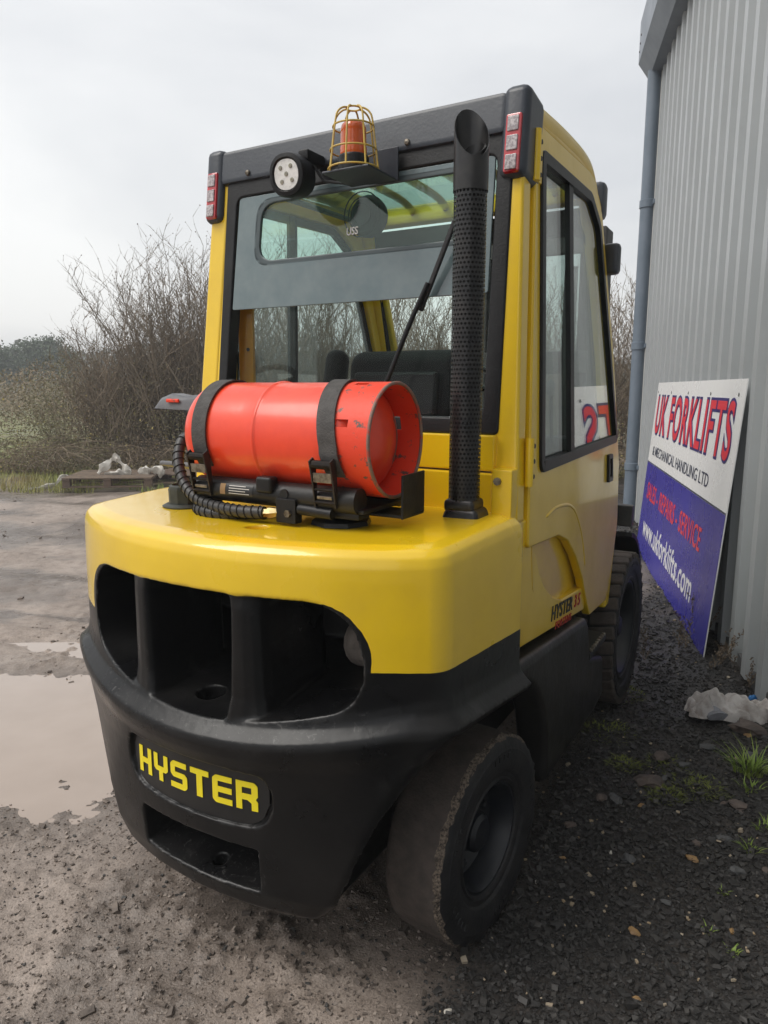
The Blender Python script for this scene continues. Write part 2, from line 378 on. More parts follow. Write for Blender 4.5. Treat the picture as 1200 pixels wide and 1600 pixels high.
# vectorised value noise
def _hash(ix, iy, seed):
    h = (ix.astype(np.int64) * 374761393 + iy.astype(np.int64) * 668265263 + seed * 1442695041) & 0x7fffffff
    h = ((h ^ (h >> 13)) * 1274126177) & 0x7fffffff
    return ((h ^ (h >> 16)) & 0xffff) / 65535.0
def vnoise(x, y, seed=0):
    x = np.asarray(x, float); y = np.asarray(y, float)
    ix, iy = np.floor(x), np.floor(y); fx, fy = x - ix, y - iy; fx = fx * fx * (3 - 2 * fx); fy = fy * fy * (3 - 2 * fy)
    a = _hash(ix, iy, seed); b = _hash(ix + 1, iy, seed); c = _hash(ix, iy + 1, seed); d = _hash(ix + 1, iy + 1, seed)
    return (a * (1 - fx) + b * fx) * (1 - fy) + (c * (1 - fx) + d * fx) * fy
def fbm(x, y, oct=4, seed=0, gain=0.5):
    t = 0; a = 1; s_ = 0
    for o in range(oct):
        t = t + a * vnoise(x * 2 ** o, y * 2 ** o, seed + o * 17); s_ += a; a *= gain
    return t / s_
def sstep(a, b, x):
    t = np.clip((x - a) / (b - a), 0, 1); return t * t * (3 - 2 * t)

# ------------------------------------------------------------------ frames
TX, TY, YAW = -0.4872, 1.5275, 0.5019
cY, sY = math.cos(YAW), math.sin(YAW)
def tw(x, y):   # truck plan -> world plan
    return TX + cY * x + sY * y, TY - sY * x + cY * y
TH = R(12.0)
UX, UY = math.sin(TH), math.cos(TH); NX, NY = math.cos(TH), -math.sin(TH)
def wl(a, n, z=0.0):   # along-wall, normal -> world
    return (a * UX + n * NX, a * UY + n * NY, z)

# ------------------------------------------------------------------ ground
def gravel_mask(x, y):
    edge = 0.05 + 0.50 * (np.minimum(y, 5.5) - 1.5) + 0.22 * (fbm(x * 1.3, y * 1.3, 4, 5) - 0.5)
    return sstep(-0.16, 0.16, x - edge)
def tyre_flat(x, y):
    f = 1.0
    for px, py, r in ((0.52, 0.57, 0.30), (-0.52, 0.57, 0.30), (0.52, 2.27, 0.34), (-0.52, 2.27, 0.34)):
        wx, wy = tw(px, py); f = f * sstep(r * 0.55, r * 1.5, np.hypot(x - wx, y - wy))
    return f
def ground_h(x, y):
    x = np.asarray(x, float); y = np.asarray(y, float)
    g = gravel_mask(x, y)
    mud = 0.040 * (fbm(x * 0.9, y * 0.9, 3, 1) - 0.5) + 0.024 * (fbm(x * 3.1, y * 3.1, 4, 2) - 0.5) + (0.006 + 0.030 * fbm(x * 2.3, y * 2.3, 2, 77)) * (fbm(x * 12, y * 12, 4, 3, 0.62) - 0.5)
    mud += 0.017 * np.maximum(0, fbm(x * 27, y * 27, 3, 23, 0.6) - 0.55) * 4 * sstep(0.42, 0.62, fbm(x * 1.7, y * 1.7, 3, 78))
    # ruts left by wheels across the yard
    ru = (x * 0.30 + y * 0.954)
    far = sstep(3.0, 4.5, y) * (1 - sstep(9.6, 10.6, y)) * (1 - g)
    mud += far * 0.085 * (np.abs(fbm(x * 0.45, ru * 2.6, 4, 8, 0.6) - 0.5) * 2 - 0.35)
    # puddle basin left of the truck
    pd = np.hypot((x + 1.75) / 1.35, (y - 2.86) / 0.74) + 0.9 * (fbm(x * 2.6, y * 2.6, 5, 12, 0.55) - 0.5)
    pud = (1 - sstep(0.50, 1.12, pd))
    mud = mud * (1 - 0.75 * pud) - 0.036 * pud
    gr = 0.030 * (fbm(x * 1.2, y * 1.2, 3, 31) - 0.5) + 0.014 * (fbm(x * 16, y * 16, 3, 32, 0.6) - 0.5)
    n_ = x * NX + y * NY
    gr += 0.05 * sstep(0.62, 1.02, n_) * (0.4 + fbm(x * 5, y * 5, 3, 33))
    h = mud * (1 - g) + gr * g
    h = h * (1 - sstep(14, 40, y) * 0.5)
    verge = sstep(10.2, 11.5, y + 0.5 * (fbm(x * 0.8, y * 0.8, 2, 40) - 0.5)) * sstep(1.5, 0.0, x - 0.5 * (y - 8))
    h += verge * (0.10 * fbm(x * 0.7, y * 0.7, 3, 41) + 0.02)
    f = tyre_flat(x, y)
    return h * (0.15 + 0.85 * f) - 0.004 * (1 - f)
def axis_pts(lo, a, b, hi, fine, grow=1.12, back=1.12):
    mid = list(np.arange(a, b + fine * 0.5, fine)); L = []; p = a; d = fine
    while p > lo: d *= back; p -= d; L.append(p)
    Rr = []; p = b; d = fine
    while p < hi: d *= grow; p += d; Rr.append(p)
    return np.array(L[::-1] + mid + Rr)
gx = axis_pts(-400, -1.9, 1.9, 400, 0.0115, 1.06, 1.06); gy = axis_pts(-60, 1.3, 4.0, 700, 0.0115, 1.03, 1.15)
X, Y = np.meshgrid(gx, gy); Z = ground_h(X, Y); Z = np.where(np.hypot(X, Y) > 60, 0.0, Z)
ny, nx = X.shape
idx = np.arange(nx * ny).reshape(ny, nx)
Fg = np.stack([idx[:-1, :-1], idx[:-1, 1:], idx[1:, 1:], idx[1:, :-1]], -1).reshape(-1, 4)

def ground_material():
    m = bpy.data.materials.new('ground'); m.use_nodes = True; t = m.node_tree; b = t.nodes['Principled BSDF']
    N = t.nodes.new; L = t.links.new
    c = N('ShaderNodeTexCoord')
    at = N('ShaderNodeAttribute'); at.attribute_name = 'gravel'
    av = N('ShaderNodeAttribute'); av.attribute_name = 'verge'
    aw = N('ShaderNodeAttribute'); aw.attribute_name = 'wet'
    def noi(s, d=6, r=0.6):
        n = N('ShaderNodeTexNoise'); n.inputs['Scale'].default_value = s; n.inputs['Detail'].default_value = d; n.inputs['Roughness'].default_value = r
        L(c.outputs['Object'], n.inputs['Vector']); return n
    def ramp(src, *el):
        r = N('ShaderNodeValToRGB')
        while len(r.color_ramp.elements) < len(el): r.color_ramp.elements.new(0.5)
        for e, (p, col) in zip(r.color_ramp.elements, el): e.position = p; e.color = (*col, 1)
        L(src, r.inputs[0]); return r
    def mix(f, a, b_, typ='MIX'):
        k = N('ShaderNodeMix'); k.data_type = 'RGBA'; k.blend_type = typ
        if isinstance(f, float): k.inputs['Factor'].default_value = f
        else: L(f, k.inputs['Factor'])
        L(a, k.inputs['A']); L(b_, k.inputs['B']); return k.outputs['Result']
    n1, n2, n3 = noi(2.2, 8), noi(17, 8, 0.7), noi(90, 4, 0.6)
    mud = ramp(n1.outputs[0], (0.3, (0.262, 0.213, 0.179)), (0.52, (0.335, 0.277, 0.236)), (0.72, (0.41, 0.346, 0.30)))
    mud2 = ramp(n2.outputs[0], (0.30, (0.52, 0.50, 0.49)), (0.44, (0.86, 0.85, 0.84)), (0.56, (1.0, 1.0, 1.0)), (0.7, (1.10, 1.08, 1.07)))
    mud3 = ramp(noi(150, 6, 0.75).outputs[0], (0.36, (0.55, 0.54, 0.53)), (0.5, (1.0, 1.0, 1.0)), (0.66, (1.22, 1.2, 1.18)))
    mudc = mix(1.0, mix(1.0, mud.outputs[0], mud2.outputs[0], 'MULTIPLY'), mud3.outputs[0], 'MULTIPLY')
    gr = ramp(n3.outputs[0], (0.35, (0.014, 0.013, 0.0125)), (0.6, (0.034, 0.031, 0.029)), (0.75, (0.065, 0.059, 0.054)))
    gr2 = ramp(noi(2.8, 5).outputs[0], (0.45, (1.0, 1.0, 1.0)), (0.7, (1.9, 1.65, 1.45)))
    grc = mix(1.0, gr.outputs[0], gr2.outputs[0], 'MULTIPLY')
    base = mix(at.outputs['Fac'], mudc, grc)
    ve = ramp(noi(1.6, 7, 0.7).outputs[0], (0.35, (0.15, 0.18, 0.045)), (0.5, (0.22, 0.23, 0.07)), (0.66, (0.24, 0.18, 0.09)))
    base = mix(av.outputs['Fac'], base, ve.outputs[0])
    dk = N('ShaderNodeMapRange'); dk.inputs['To Min'].default_value = 1.0; dk.inputs['To Max'].default_value = 0.52
    L(aw.outputs['Fac'], dk.inputs['Value'])
    hv = N('ShaderNodeHueSaturation'); L(dk.outputs[0], hv.inputs['Value']); L(base, hv.inputs['Color'])
    L(hv.outputs[0], b.inputs['Base Color'])
    rr = N('ShaderNodeMapRange'); rr.inputs['To Min'].default_value = 0.55; rr.inputs['To Max'].default_value = 0.22
    L(aw.outputs['Fac'], rr.inputs['Value']); L(rr.outputs[0], b.inputs['Roughness'])
    bp = N('ShaderNodeBump'); bp.inputs['Strength'].default_value = 0.55; bp.inputs['Distance'].default_value = 0.008
    am = N('ShaderNodeMath'); am.operation = 'MULTIPLY_ADD'; am.inputs[1].default_value = 0.35
    n4 = noi(170, 4, 0.6)
    L(n3.outputs[0], am.inputs[0]); L(n4.outputs[0], am.inputs[2]); L(am.outputs[0], bp.inputs['Height']); L(bp.outputs[0], b.inputs['Normal'])
    MATS['ground'] = m
ground_material()
me = mesh_np('ground', np.stack([X, Y, Z], -1).reshape(-1, 3), Fg, 'ground', None)
me.polygons.foreach_set('use_smooth', np.ones(len(me.polygons), dtype=bool))
for nm, val in (('gravel', gravel_mask(X, Y)), ('verge', sstep(10.2, 11.2, Y + 0.9 * (fbm(X * 0.9, Y * 0.9, 3, 40) - 0.5)) * sstep(2.2, 0.6, X - 0.45 * (Y - 8))),
                ('wet', np.clip((1 - sstep(0.55, 1.5, np.hypot((X + 1.75) / 1.35, (Y - 2.86) / 0.74))) + 0.7 * sstep(0.52, 0.62, fbm(X * 1.6, Y * 1.6, 4, 50)) + 0.9 * sstep(3.2, 4.2, Y) * (1 - sstep(9.6, 10.6, Y)) * sstep(0.53, 0.63, fbm(X * 0.7, (X * 0.30 + Y * 0.954) * 3.4, 5, 58, 0.62)), 0, 1))):
    a = me.attributes.new(nm, 'FLOAT', 'POINT'); a.data.foreach_set('value', val.ravel().astype(np.float32))
tag(obj('ground', me), kind='structure')
# puddle water
def water_material():
    m = bpy.data.materials.new('puddle_water'); m.use_nodes = True; t = m.node_tree; b = t.nodes['Principled BSDF']
    b.inputs['Base Color'].default_value = (0.30, 0.215, 0.16, 1); b.inputs['Roughness'].default_value = 0.05; b.inputs['IOR'].default_value = 1.33
    b.inputs['Coat Weight'].default_value = 0.6; b.inputs['Coat Roughness'].default_value = 0.02
    c = t.nodes.new('ShaderNodeTexCoord'); n = t.nodes.new('ShaderNodeTexNoise'); n.inputs['Scale'].default_value = 6; n.inputs['Detail'].default_value = 3
    t.links.new(c.outputs['Object'], n.inputs['Vector'])
    r = t.nodes.new('ShaderNodeValToRGB'); r.color_ramp.elements[0].color = (0.34, 0.27, 0.22, 1); r.color_ramp.elements[1].color = (0.42, 0.34, 0.285, 1)
    t.links.new(n.outputs[0], r.inputs[0]); t.links.new(r.outputs[0], b.inputs['Base Color'])
    bp = t.nodes.new('ShaderNodeBump'); bp.inputs['Strength'].default_value = 0.02; t.links.new(n.outputs[0], bp.inputs['Height']); t.links.new(bp.outputs[0], b.inputs['Normal'])
    MATS['water'] = m
water_material()
a_ = np.linspace(0, 2 * math.pi, 41)[:-1]
V = [(-1.75 + 1.9 * math.cos(t), 2.93 + 1.1 * math.sin(t), -0.0155) for t in a_]
b_ = MB(); b_.raw(V, [list(range(40))]); tag(b_.build('puddle', 'water', smooth=0), kind='structure')

# ================================================================== FORKLIFT (truck frame: x right, y forward, z up)
fork = empty('forklift_truck', (TX, TY, 0), -YAW)
tag(fork, 'yellow and black counterbalance forklift truck with enclosed cab and rear gas cylinder cradle', 'forklift')

SKEW = 0.045
def Fr(x): return 0.075 + 0.50 * x ** 2 + 0.20 * x ** 4 - SKEW * x
def Wz(z):
    return float(np.interp(z, [0.19, 0.225, 0.29, 0.40, 0.50, 0.58, 0.66, 1.2], [0.32, 0.345, 0.385, 0.42, 0.455, 0.50, 0.572, 0.572]))
# outset of the casting surface by height (the bumper roll stands proud)
ZO = [0.197, 0.207, 0.234, 0.28, 0.36, 0.46, 0.54, 0.59, 0.620, 0.643, 0.660, 0.672, 0.688, 0.715, 0.80, 0.92, 1.03, 1.060, 1.080, 1.093, 1.10]
OO = [-0.075, -0.05, -0.022, -0.008, 0.0, 0.004, 0.008, 0.018, 0.033, 0.040, 0.036, 0.022, 0.006, 0.0, 0.0, 0.0, -0.002, -0.004, -0.011, -0.026, -0.055]
def zlift(x, y, z):
    wgt = sstep(0.50, 0.64, z) * (1 - sstep(0.76, 0.90, z))
    wx = min(abs(x), 0.52)
    return wgt * (0.22 * wx * wx - 0.10 * max(0.0, y - 0.25)) + (0.012 * sstep(0.15, 0.6, y) if z > 1.0 else 0.0)
def outline(z, o):
    W = Wz(z) + o; r = 0.026; pts = []
    xs = np.linspace(0, W - r, 22)
    for x in xs: pts.append((x, float(Fr(x)) - o))
    x1, y1 = pts[-1]; slope = 1.0 * x1 + 0.8 * x1 ** 3 - SKEW
    yc = y1 + slope * r * 0.7 + r * 0.75
    P0 = Vector((x1, y1)); P1 = Vector((W, y1 + slope * r + 0.004)); P2 = Vector((W + 0.004, yc + 0.02))
    for k in range(1, 9):
        t = k / 8; q = (1 - t) ** 2 * P0 + 2 * t * (1 - t) * P1 + t * t * P2; pts.append((q.x, q.y))
    y0 = pts[-1][1]
    for k in range(1, 11):
        y = y0 + (0.645 - y0) * k / 10; pts.append((W + 0.004 + 0.026 * (y - y0) / max(0.05, 0.645 - y0), y))
    return pts
rings = []
for z, o in zip(ZO, OO):
    half = outline(z, o); ring = [(x, y) for x, y in half] + [(-x, y + 2 * SKEW * x * float(1 - sstep(0.28, 0.60, y))) for x, y in half[::-1]][:-1]
    rings.append([(x, y, z + zlift(x, y, z)) for x, y in ring])
n = len(rings[0]); Vc = [p for r_ in rings for p in r_]; Fc = []
for i in range(len(rings) - 1):
    for k in range(n):
        a, b = i * n + k, i * n + (k + 1) % n; Fc.append((a, b, b + n, a + n))
Fc.append(list(range(n))[::-1]); Fc.append([(len(rings) - 1) * n + k for k in range(n)])
b_ = MB(); b_.raw(Vc, Fc); bmesh.ops.triangulate(b_.bm, faces=[f for f in b_.bm.faces if len(f.verts) > 4])
cw = b_.build('counterweight', None, fork, 0)

def column_cutter(xs, zlo, zhi, y0, y1, k_in=1.0, zshift=0.0, xk=1.0):
    """closed solid from columns: front at y0, back at y1(x); back shrunk by k_in"""
    V = []; F = []; m = len(xs)
    for i, x in enumerate(xs):
        zc = 0.5 * (zlo[i] + zhi[i]); h = 0.5 * (zhi[i] - zlo[i])
        V += [(x, y0, zlo[i]), (x, y0, zhi[i]), (x * xk, y1[i], zc + h * k_in + zshift), (x * xk, y1[i], zc - h * k_in + zshift)]
    for i in range(m - 1):
        a, b = i * 4, i * 4 + 4
        for k in range(4): F.append((a + k, a + (k + 1) % 4, b + (k + 1) % 4, b + k))
    F.append((0, 1, 2, 3)); F.append((4 * m - 1, 4 * m - 2, 4 * m - 3, 4 * m - 4))
    b = MB(); b.raw(V, F); return b.build('cutter', None, fork, 0)
cutters = []
xs = np.linspace(-0.446, 0.446, 61)
def endround(x, half, r):
    d = np.clip((np.abs(x) - (half - r)) / r, 0, 1); return r * (1 - np.sqrt(np.maximum(0, 1 - d * d)))
zhi = 0.990 - endround(xs, 0.446, 0.13); zlo = 0.676 + 0.34 * xs ** 2 + endround(xs, 0.4465, 0.07)
zhi = np.maximum(zhi, zlo + 0.004)
cutters.append(column_cutter(xs, zlo, zhi, -0.1, np.full(61, 0.56), 0.74, 0.015, 0.86))
# recess for the name plate
xs2 = np.linspace(-0.228, 0.228, 31)
z2h = 0.590 - endround(xs2, 0.228, 0.035) - 0.10 * xs2 ** 2; z2l = 0.436 + endround(xs2, 0.2285, 0.06) + 0.25 * xs2 ** 2
cutters.append(column_cutter(xs2, z2l, z2h, -0.1, Fr(xs2) + 0.010, 0.93))
# tow pocket
xs3 = np.linspace(-0.20, 0.20, 21)
cutters.append(column_cutter(xs3, np.full(21, 0.262), np.full(21, 0.402), 0.0, np.full(21, 0.205), 0.55, 0.012, 0.86))
for nm, c, r, h in (('p', (0.03, 0.135, 0.26), 0.019, 0.2), ('o', (-0.01, 0.17, 0.66), 0.035, 0.16), ('t', (0.089, 0.239, 1.11), 0.028, 0.10)):
    b = MB(); b.lathe([(r, -h / 2), (r, h / 2)], c, 'Z', 24); cutters.append(b.build('cutter', None, fork, 0))
for s_ in (-1, 1):
    pl = [(0.155, 0.05), (0.158, 0.38), (0.178, 0.50), (0.215, 0.585), (0.29, 0.635), (0.42, 0.655), (1.2, 0.655), (1.2, 0.05)]
    V = [(s_ * x, y - 0.06 * (0.56 - x) + (0.03 if s_ < 0 else 0), z) for x in (0.31, 0.9) for y, z in pl]; k = len(pl)
    b = MB(); b.raw(V, [tuple(range(k))[::-1], tuple(range(k, 2 * k))] + [(i, (i + 1) % k, k + (i + 1) % k, k + i) for i in range(k)])
    cutters.append(b.build('cutter', None, fork, 0))
for i, c in enumerate(cutters):
    md = cw.modifiers.new('b%d' % i, 'BOOLEAN'); md.operation = 'DIFFERENCE'; md.object = c; md.solver = 'EXACT'
apply_mods(cw)
for c in cutters: bpy.data.objects.remove(c)
# ribs across the opening, joined into the casting before it is remeshed
b = MB(); b.bm.from_mesh(cw.data)
for xc in (-0.168, 0.158):
    prof = []
    for z, hw, dep in ((0.60, 0.085, 0.28), (0.65, 0.070, 0.28), (0.69, 0.054, 0.28), (0.74, 0.044, 0.28), (0.86, 0.038, 0.28), (0.95, 0.036, 0.28), (1.00, 0.050, 0.28), (1.03, 0.06, 0.28)):
        y0 = float(Fr(xc)) + 0.005 - 0.006 * (z < 0.72) + 0.006 * (z > 0.97)
        z_ = z + (0.36 * xc * xc if z < 0.8 else 0)
        ring = []
        for k in range(16):
            a = 2 * math.pi * k / 16; ca, sa = math.cos(a), math.sin(a)
            px = hw * math.copysign(abs(ca) ** 0.5, ca); py = dep / 2 * math.copysign(abs(sa) ** 0.35, sa)
            ring.append((xc + px, y0 + dep / 2 + py + 0.35 * px * (1 if xc > 0 else -1), z_))
        prof.append(ring)
    V = [p for r_ in prof for p in r_]; F = []
    for i in range(len(prof) - 1):
        for k in range(16): F.append((i * 16 + k, i * 16 + (k + 1) % 16, (i + 1) * 16 + (k + 1) % 16, (i + 1) * 16 + k))
    F.append(list(range(16))[::-1]); F.append([(len(prof) - 1) * 16 + k for k in range(16)])
    b.raw(V, F)
bmesh.ops.recalc_face_normals(b.bm, faces=list(b.bm.faces)); b.bm.to_mesh(cw.data); b.bm.free()
md = cw.modifiers.new('r', 'REMESH'); md.mode = 'VOXEL'; md.voxel_size = 0.0042; md.adaptivity = 0.0
md = cw.modifiers.new('s', 'SMOOTH'); md.factor = 0.5; md.iterations = 6
apply_mods(cw)
def cw_material():
    m = bpy.data.materials.new('counterweight_paint'); m.use_nodes = True; t = m.node_tree; N = t.nodes.new; L = t.links.new
    out = t.nodes['Material Output']; t.nodes.remove(t.nodes['Principled BSDF'])
    def bs(col, col2, rough, coat, bump, bsc):
        b = N('ShaderNodeBsdfPrincipled'); b.inputs['Coat Weight'].default_value = coat; b.inputs['Coat Roughness'].default_value = 0.07
        n = N('ShaderNodeTexNoise'); n.inputs['Scale'].default_value = 6; n.inputs['Detail'].default_value = 7; L(c.outputs['Object'], n.inputs['Vector'])
        r = N('ShaderNodeValToRGB'); r.color_ramp.elements[0].position = 0.4; r.color_ramp.elements[1].position = 0.65
        r.color_ramp.elements[0].color = (*col, 1); r.color_ramp.elements[1].color = (*col2, 1); L(n.outputs[0], r.inputs[0]); L(r.outputs[0], b.inputs['Base Color'])
        k = N('ShaderNodeMapRange'); k.inputs['From Min'].default_value = 0.3; k.inputs['From Max'].default_value = 0.7; k.inputs['To Min'].default_value = rough - 0.07; k.inputs['To Max'].default_value = rough + 0.09
        L(n.outputs[0], k.inputs['Value']); L(k.outputs[0], b.inputs['Roughness'])
        n2 = N('ShaderNodeTexNoise'); n2.inputs['Scale'].default_value = bsc; n2.inputs['Detail'].default_value = 4; L(c.outputs['Object'], n2.inputs['Vector'])
        bp = N('ShaderNodeBump'); bp.inputs['Strength'].default_value = bump; bp.inputs['Distance'].default_value = 0.01; L(n2.outputs[0], bp.inputs['Height']); L(bp.outputs[0], b.inputs['Normal'])
        return b
    def M(op, a, b=None, c_=None):
        k = N('ShaderNodeMath'); k.operation = op
        for i, v in enumerate((a, b, c_)):
            if v is None: continue
            if isinstance(v, (int, float)): k.inputs[i].default_value = v
            else: L(v, k.inputs[i])
        return k.outputs[0]
    c = N('ShaderNodeTexCoord')
    y = bs(YEL, YEL2, 0.32, 0.8, 0.02, 12); k = bs((0.005, 0.005, 0.0055), (0.010, 0.0095, 0.0095), 0.31, 0.0, 0.08, 38)
    k.inputs['Specular IOR Level'].default_value = 0.30
    geo = N('ShaderNodeNewGeometry'); sc = N('ShaderNodeTexNoise'); sc.inputs['Scale'].default_value = 34; sc.inputs['Detail'].default_value = 9; sc.inputs['Roughness'].default_value = 0.75; L(c.outputs['Object'], sc.inputs['Vector'])
    ew = N('ShaderNodeMapRange'); ew.inputs['From Min'].default_value = 0.515; ew.inputs['From Max'].default_value = 0.56; L(geo.outputs['Pointiness'], ew.inputs['Value'])
    sm = N('ShaderNodeMapRange'); sm.inputs['From Min'].default_value = 0.50; sm.inputs['From Max'].default_value = 0.66; L(sc.outputs[0], sm.inputs['Value'])
    wear_glint = N('ShaderNodeMath'); wear_glint.operation = 'MULTIPLY'; L(ew.outputs[0], wear_glint.inputs[0]); L(sm.outputs[0], wear_glint.inputs[1])  # paler convex edges: worn paint plus edge highlights put into the colour
    dn = N('ShaderNodeTexNoise'); dn.inputs['Scale'].default_value = 3.5; dn.inputs['Detail'].default_value = 10; dn.inputs['Roughness'].default_value = 0.72; L(c.outputs['Object'], dn.inputs['Vector'])
    dm = N('ShaderNodeMapRange'); dm.inputs['From Min'].default_value = 0.56; dm.inputs['From Max'].default_value = 0.78; dm.inputs['To Max'].default_value = 0.35; L(dn.outputs[0], dm.inputs['Value'])
    wsum = N('ShaderNodeMath'); wsum.operation = 'MAXIMUM'; L(wear_glint.outputs[0], wsum.inputs[0]); L(dm.outputs[0], wsum.inputs[1])
    sp0 = N('ShaderNodeSeparateXYZ'); L(c.outputs['Object'], sp0.inputs[0]); ax_ = M('ABSOLUTE', sp0.outputs[0])
    st = N('ShaderNodeTexNoise'); st.inputs['Scale'].default_value = 60; st.inputs['Detail'].default_value = 10; st.inputs['Roughness'].default_value = 0.8; st.inputs['Distortion'].default_value = 1.2; L(c.outputs['Object'], st.inputs['Vector'])
    stm = N('ShaderNodeMapRange'); stm.inputs['From Min'].default_value = 0.56; stm.inputs['From Max'].default_value = 0.70; L(st.outputs[0], stm.inputs['Value'])
    r1 = M('MULTIPLY', M('LESS_THAN', ax_, 0.205), M('LESS_THAN', M('ABSOLUTE', M('SUBTRACT', sp0.outputs[2], 0.302)), 0.040))
    zr = M('SUBTRACT', sp0.outputs[2], M('MULTIPLY_ADD', M('MULTIPLY', sp0.outputs[0], sp0.outputs[0]), 0.34, 0.672))
    r2 = M('MULTIPLY', M('LESS_THAN', ax_, 0.44), M('LESS_THAN', M('ABSOLUTE', zr), 0.018))
    scf = M('MULTIPLY', stm.outputs[0], M('MULTIPLY', M('MAXIMUM', r1, r2), 0.8))
    ws2 = N('ShaderNodeMath'); ws2.operation = 'MAXIMUM'; L(wsum.outputs[0], ws2.inputs[0]); L(scf, ws2.inputs[1]); wsum = ws2
    cm = N('ShaderNodeMix'); cm.data_type = 'RGBA'; L(wsum.outputs[0], cm.inputs['Factor']); L(k.inputs['Base Color'].links[0].from_socket, cm.inputs['A']); cm.inputs['B'].default_value = (0.13, 0.125, 0.12, 1); L(cm.outputs['Result'], k.inputs['Base Color'])
    sp = N('ShaderNodeSeparateXYZ'); L(c.outputs['Object'], sp.inputs[0]); x, yy, z = sp.outputs
    wob = N('ShaderNodeTexNoise'); wob.inputs['Scale'].default_value = 22; L(c.outputs['Object'], wob.inputs['Vector'])
    wv = M('MULTIPLY_ADD', wob.outputs[0], 0.012, -0.006)
    zw = M('ADD', z, wv)
    zb = M('MULTIPLY_ADD', M('MAXIMUM', yy, 0.25), -0.045, 0.838 + 0.01125)
    above = M('GREATER_THAN', M('ADD', z, M('MULTIPLY', wv, 0.25)), zb)
    qx = M('SUBTRACT', M('ABSOLUTE', M('ADD', x, M('MULTIPLY', wv, 0.6))), 0.439 - 0.12); qz = M('SUBTRACT', M('ABSOLUTE', M('SUBTRACT', zw, 0.78)), 0.202 - 0.12)
    qx = M('MAXIMUM', qx, 0); qz = M('MAXIMUM', qz, 0)
    ln = M('SQRT', M('ADD', M('MULTIPLY', qx, qx), M('MULTIPLY', qz, qz)))
    outside = M('GREATER_THAN', ln, 0.12)
    inner = M('LESS_THAN', yy, 0.615)
    hole = M('MULTIPLY', M('SUBTRACT', 1.0, outside), inner)
    mask = M('MULTIPLY', above, M('SUBTRACT', 1.0, hole))
    mx = N('ShaderNodeMixShader'); L(mask, mx.inputs[0]); L(k.outputs[0], mx.inputs[1]); L(y.outputs[0], mx.inputs[2]); L(mx.outputs[0], out.inputs[0])
    MATS['cw'] = m
cw_material(); finish(cw.data, 'cw', 60)

# name plate
def decal_y(x): return Fr(x) + 0.0045
V = []; F = []
for i, x in enumerate(xs2 * 0.955):
    for k in range(2): V.append((x, float(decal_y(x)), (z2l[i] + 0.008, z2h[i] - 0.007)[k]))
for i in range(30): F.append((2 * i, 2 * i + 2, 2 * i + 3, 2 * i + 1))
V2 = [(x, y + 0.006, z) for x, y, z in V]; nb = len(V)
F2 = [tuple(j + nb for j in f[::-1]) for f in F]
b = MB(); b.raw(V + V2, F + F2 + [(2 * i + 1, 2 * i + 3, 2 * i + 3 + nb, 2 * i + 1 + nb) for i in range(30)] + [(2 * i, 2 * i + nb, 2 * i + 2 + nb, 2 * i + 2) for i in range(30)])
dec = b.build('name_plate', 'decal_black', cw, 40); dec['label'] = 'black plate with yellow HYSTER lettering'
t_ = 1.30
GL = {
 'H': [[(0, 0), (t_, 0), (t_, 2.7), (4.5 - t_, 2.7), (4.5 - t_, 0), (4.5, 0), (4.5, 7), (4.5 - t_, 7), (4.5 - t_, 4.1), (t_, 4.1), (t_, 7), (0, 7)]],
 'Y': [[(1.65, 0), (2.95, 0), (2.95, 2.5), (3.9, 2.5, .3), (4.6, 3.2, .4), (4.6, 7), (3.3, 7), (3.3, 3.8), (1.3, 3.8), (1.3, 7), (0, 7), (0, 3.2, .4), (.7, 2.5, .3), (1.65, 2.5)]],
 'S': [[(0, 0), (4.2, 0, .9), (4.9, .8, .9), (4.9, 3.5, .9), (4.1, 4.2, .6), (1.35, 4.2), (1.35, 5.6), (4.7, 5.6), (4.7, 7), (.8, 7, .9), (0, 6.2, .9), (0, 3.6, .9), (.8, 2.8, .6), (3.55, 2.8), (3.55, 1.4), (0, 1.4)]],
 'T': [[(1.7, 0), (3.25, 0), (3.25, 5.6), (4.95, 5.6), (4.95, 7), (0, 7), (0, 5.6), (1.7, 5.6)]],
 'E': [[(.8, 0, .9), (4.8, 0), (4.8, 1.4), (1.35, 1.4), (1.35, 2.8), (4.7, 2.8), (4.7, 4.2), (1.35, 4.2), (1.35, 5.6), (4.8, 5.6), (4.8, 7), (.8, 7, .9), (0, 6.2, .9), (0, .8, .9)]],
 'R': [[(0, 0), (1.35, 0), (1.35, 2.5), (2.6, 2.5), (3.5, 1.8, .3), (3.5, 0), (4.9, 0), (4.9, 2.2), (4.4, 2.9, .3), (4.9, 3.6, .4), (4.9, 6.2, .9), (4.1, 7, .9), (0, 7)], [(1.35, 4.0), (3.5, 4.0), (3.5, 5.6), (1.35, 5.6)]],
}
tot = 0; lay = []
for ch in 'HYSTER':
    wd = max(p[0] for p in GL[ch][0]); lay.append((ch, tot)); tot += wd + 0.95
tot -= 0.95
sx_ = 0.385 / tot; sz_ = 0.068 / 7
for ch, x0 in lay:
    def fn(V, x0=x0):
        x = -0.195 + (x0 + V[:, 0]) * sx_; z = 0.481 + V[:, 1] * sz_ + 0.02 * (x + 0.1)
        return np.stack([x, decal_y(x) - 0.0015 - V[:, 2], z], -1)
    o = plate('letter', rpoly(GL[ch][0], 0.0), [rpoly(h, 0.0) for h in GL[ch][1:]], 0.0012, fn, 'text_yellow', cw, bev=0.0, smooth=0)
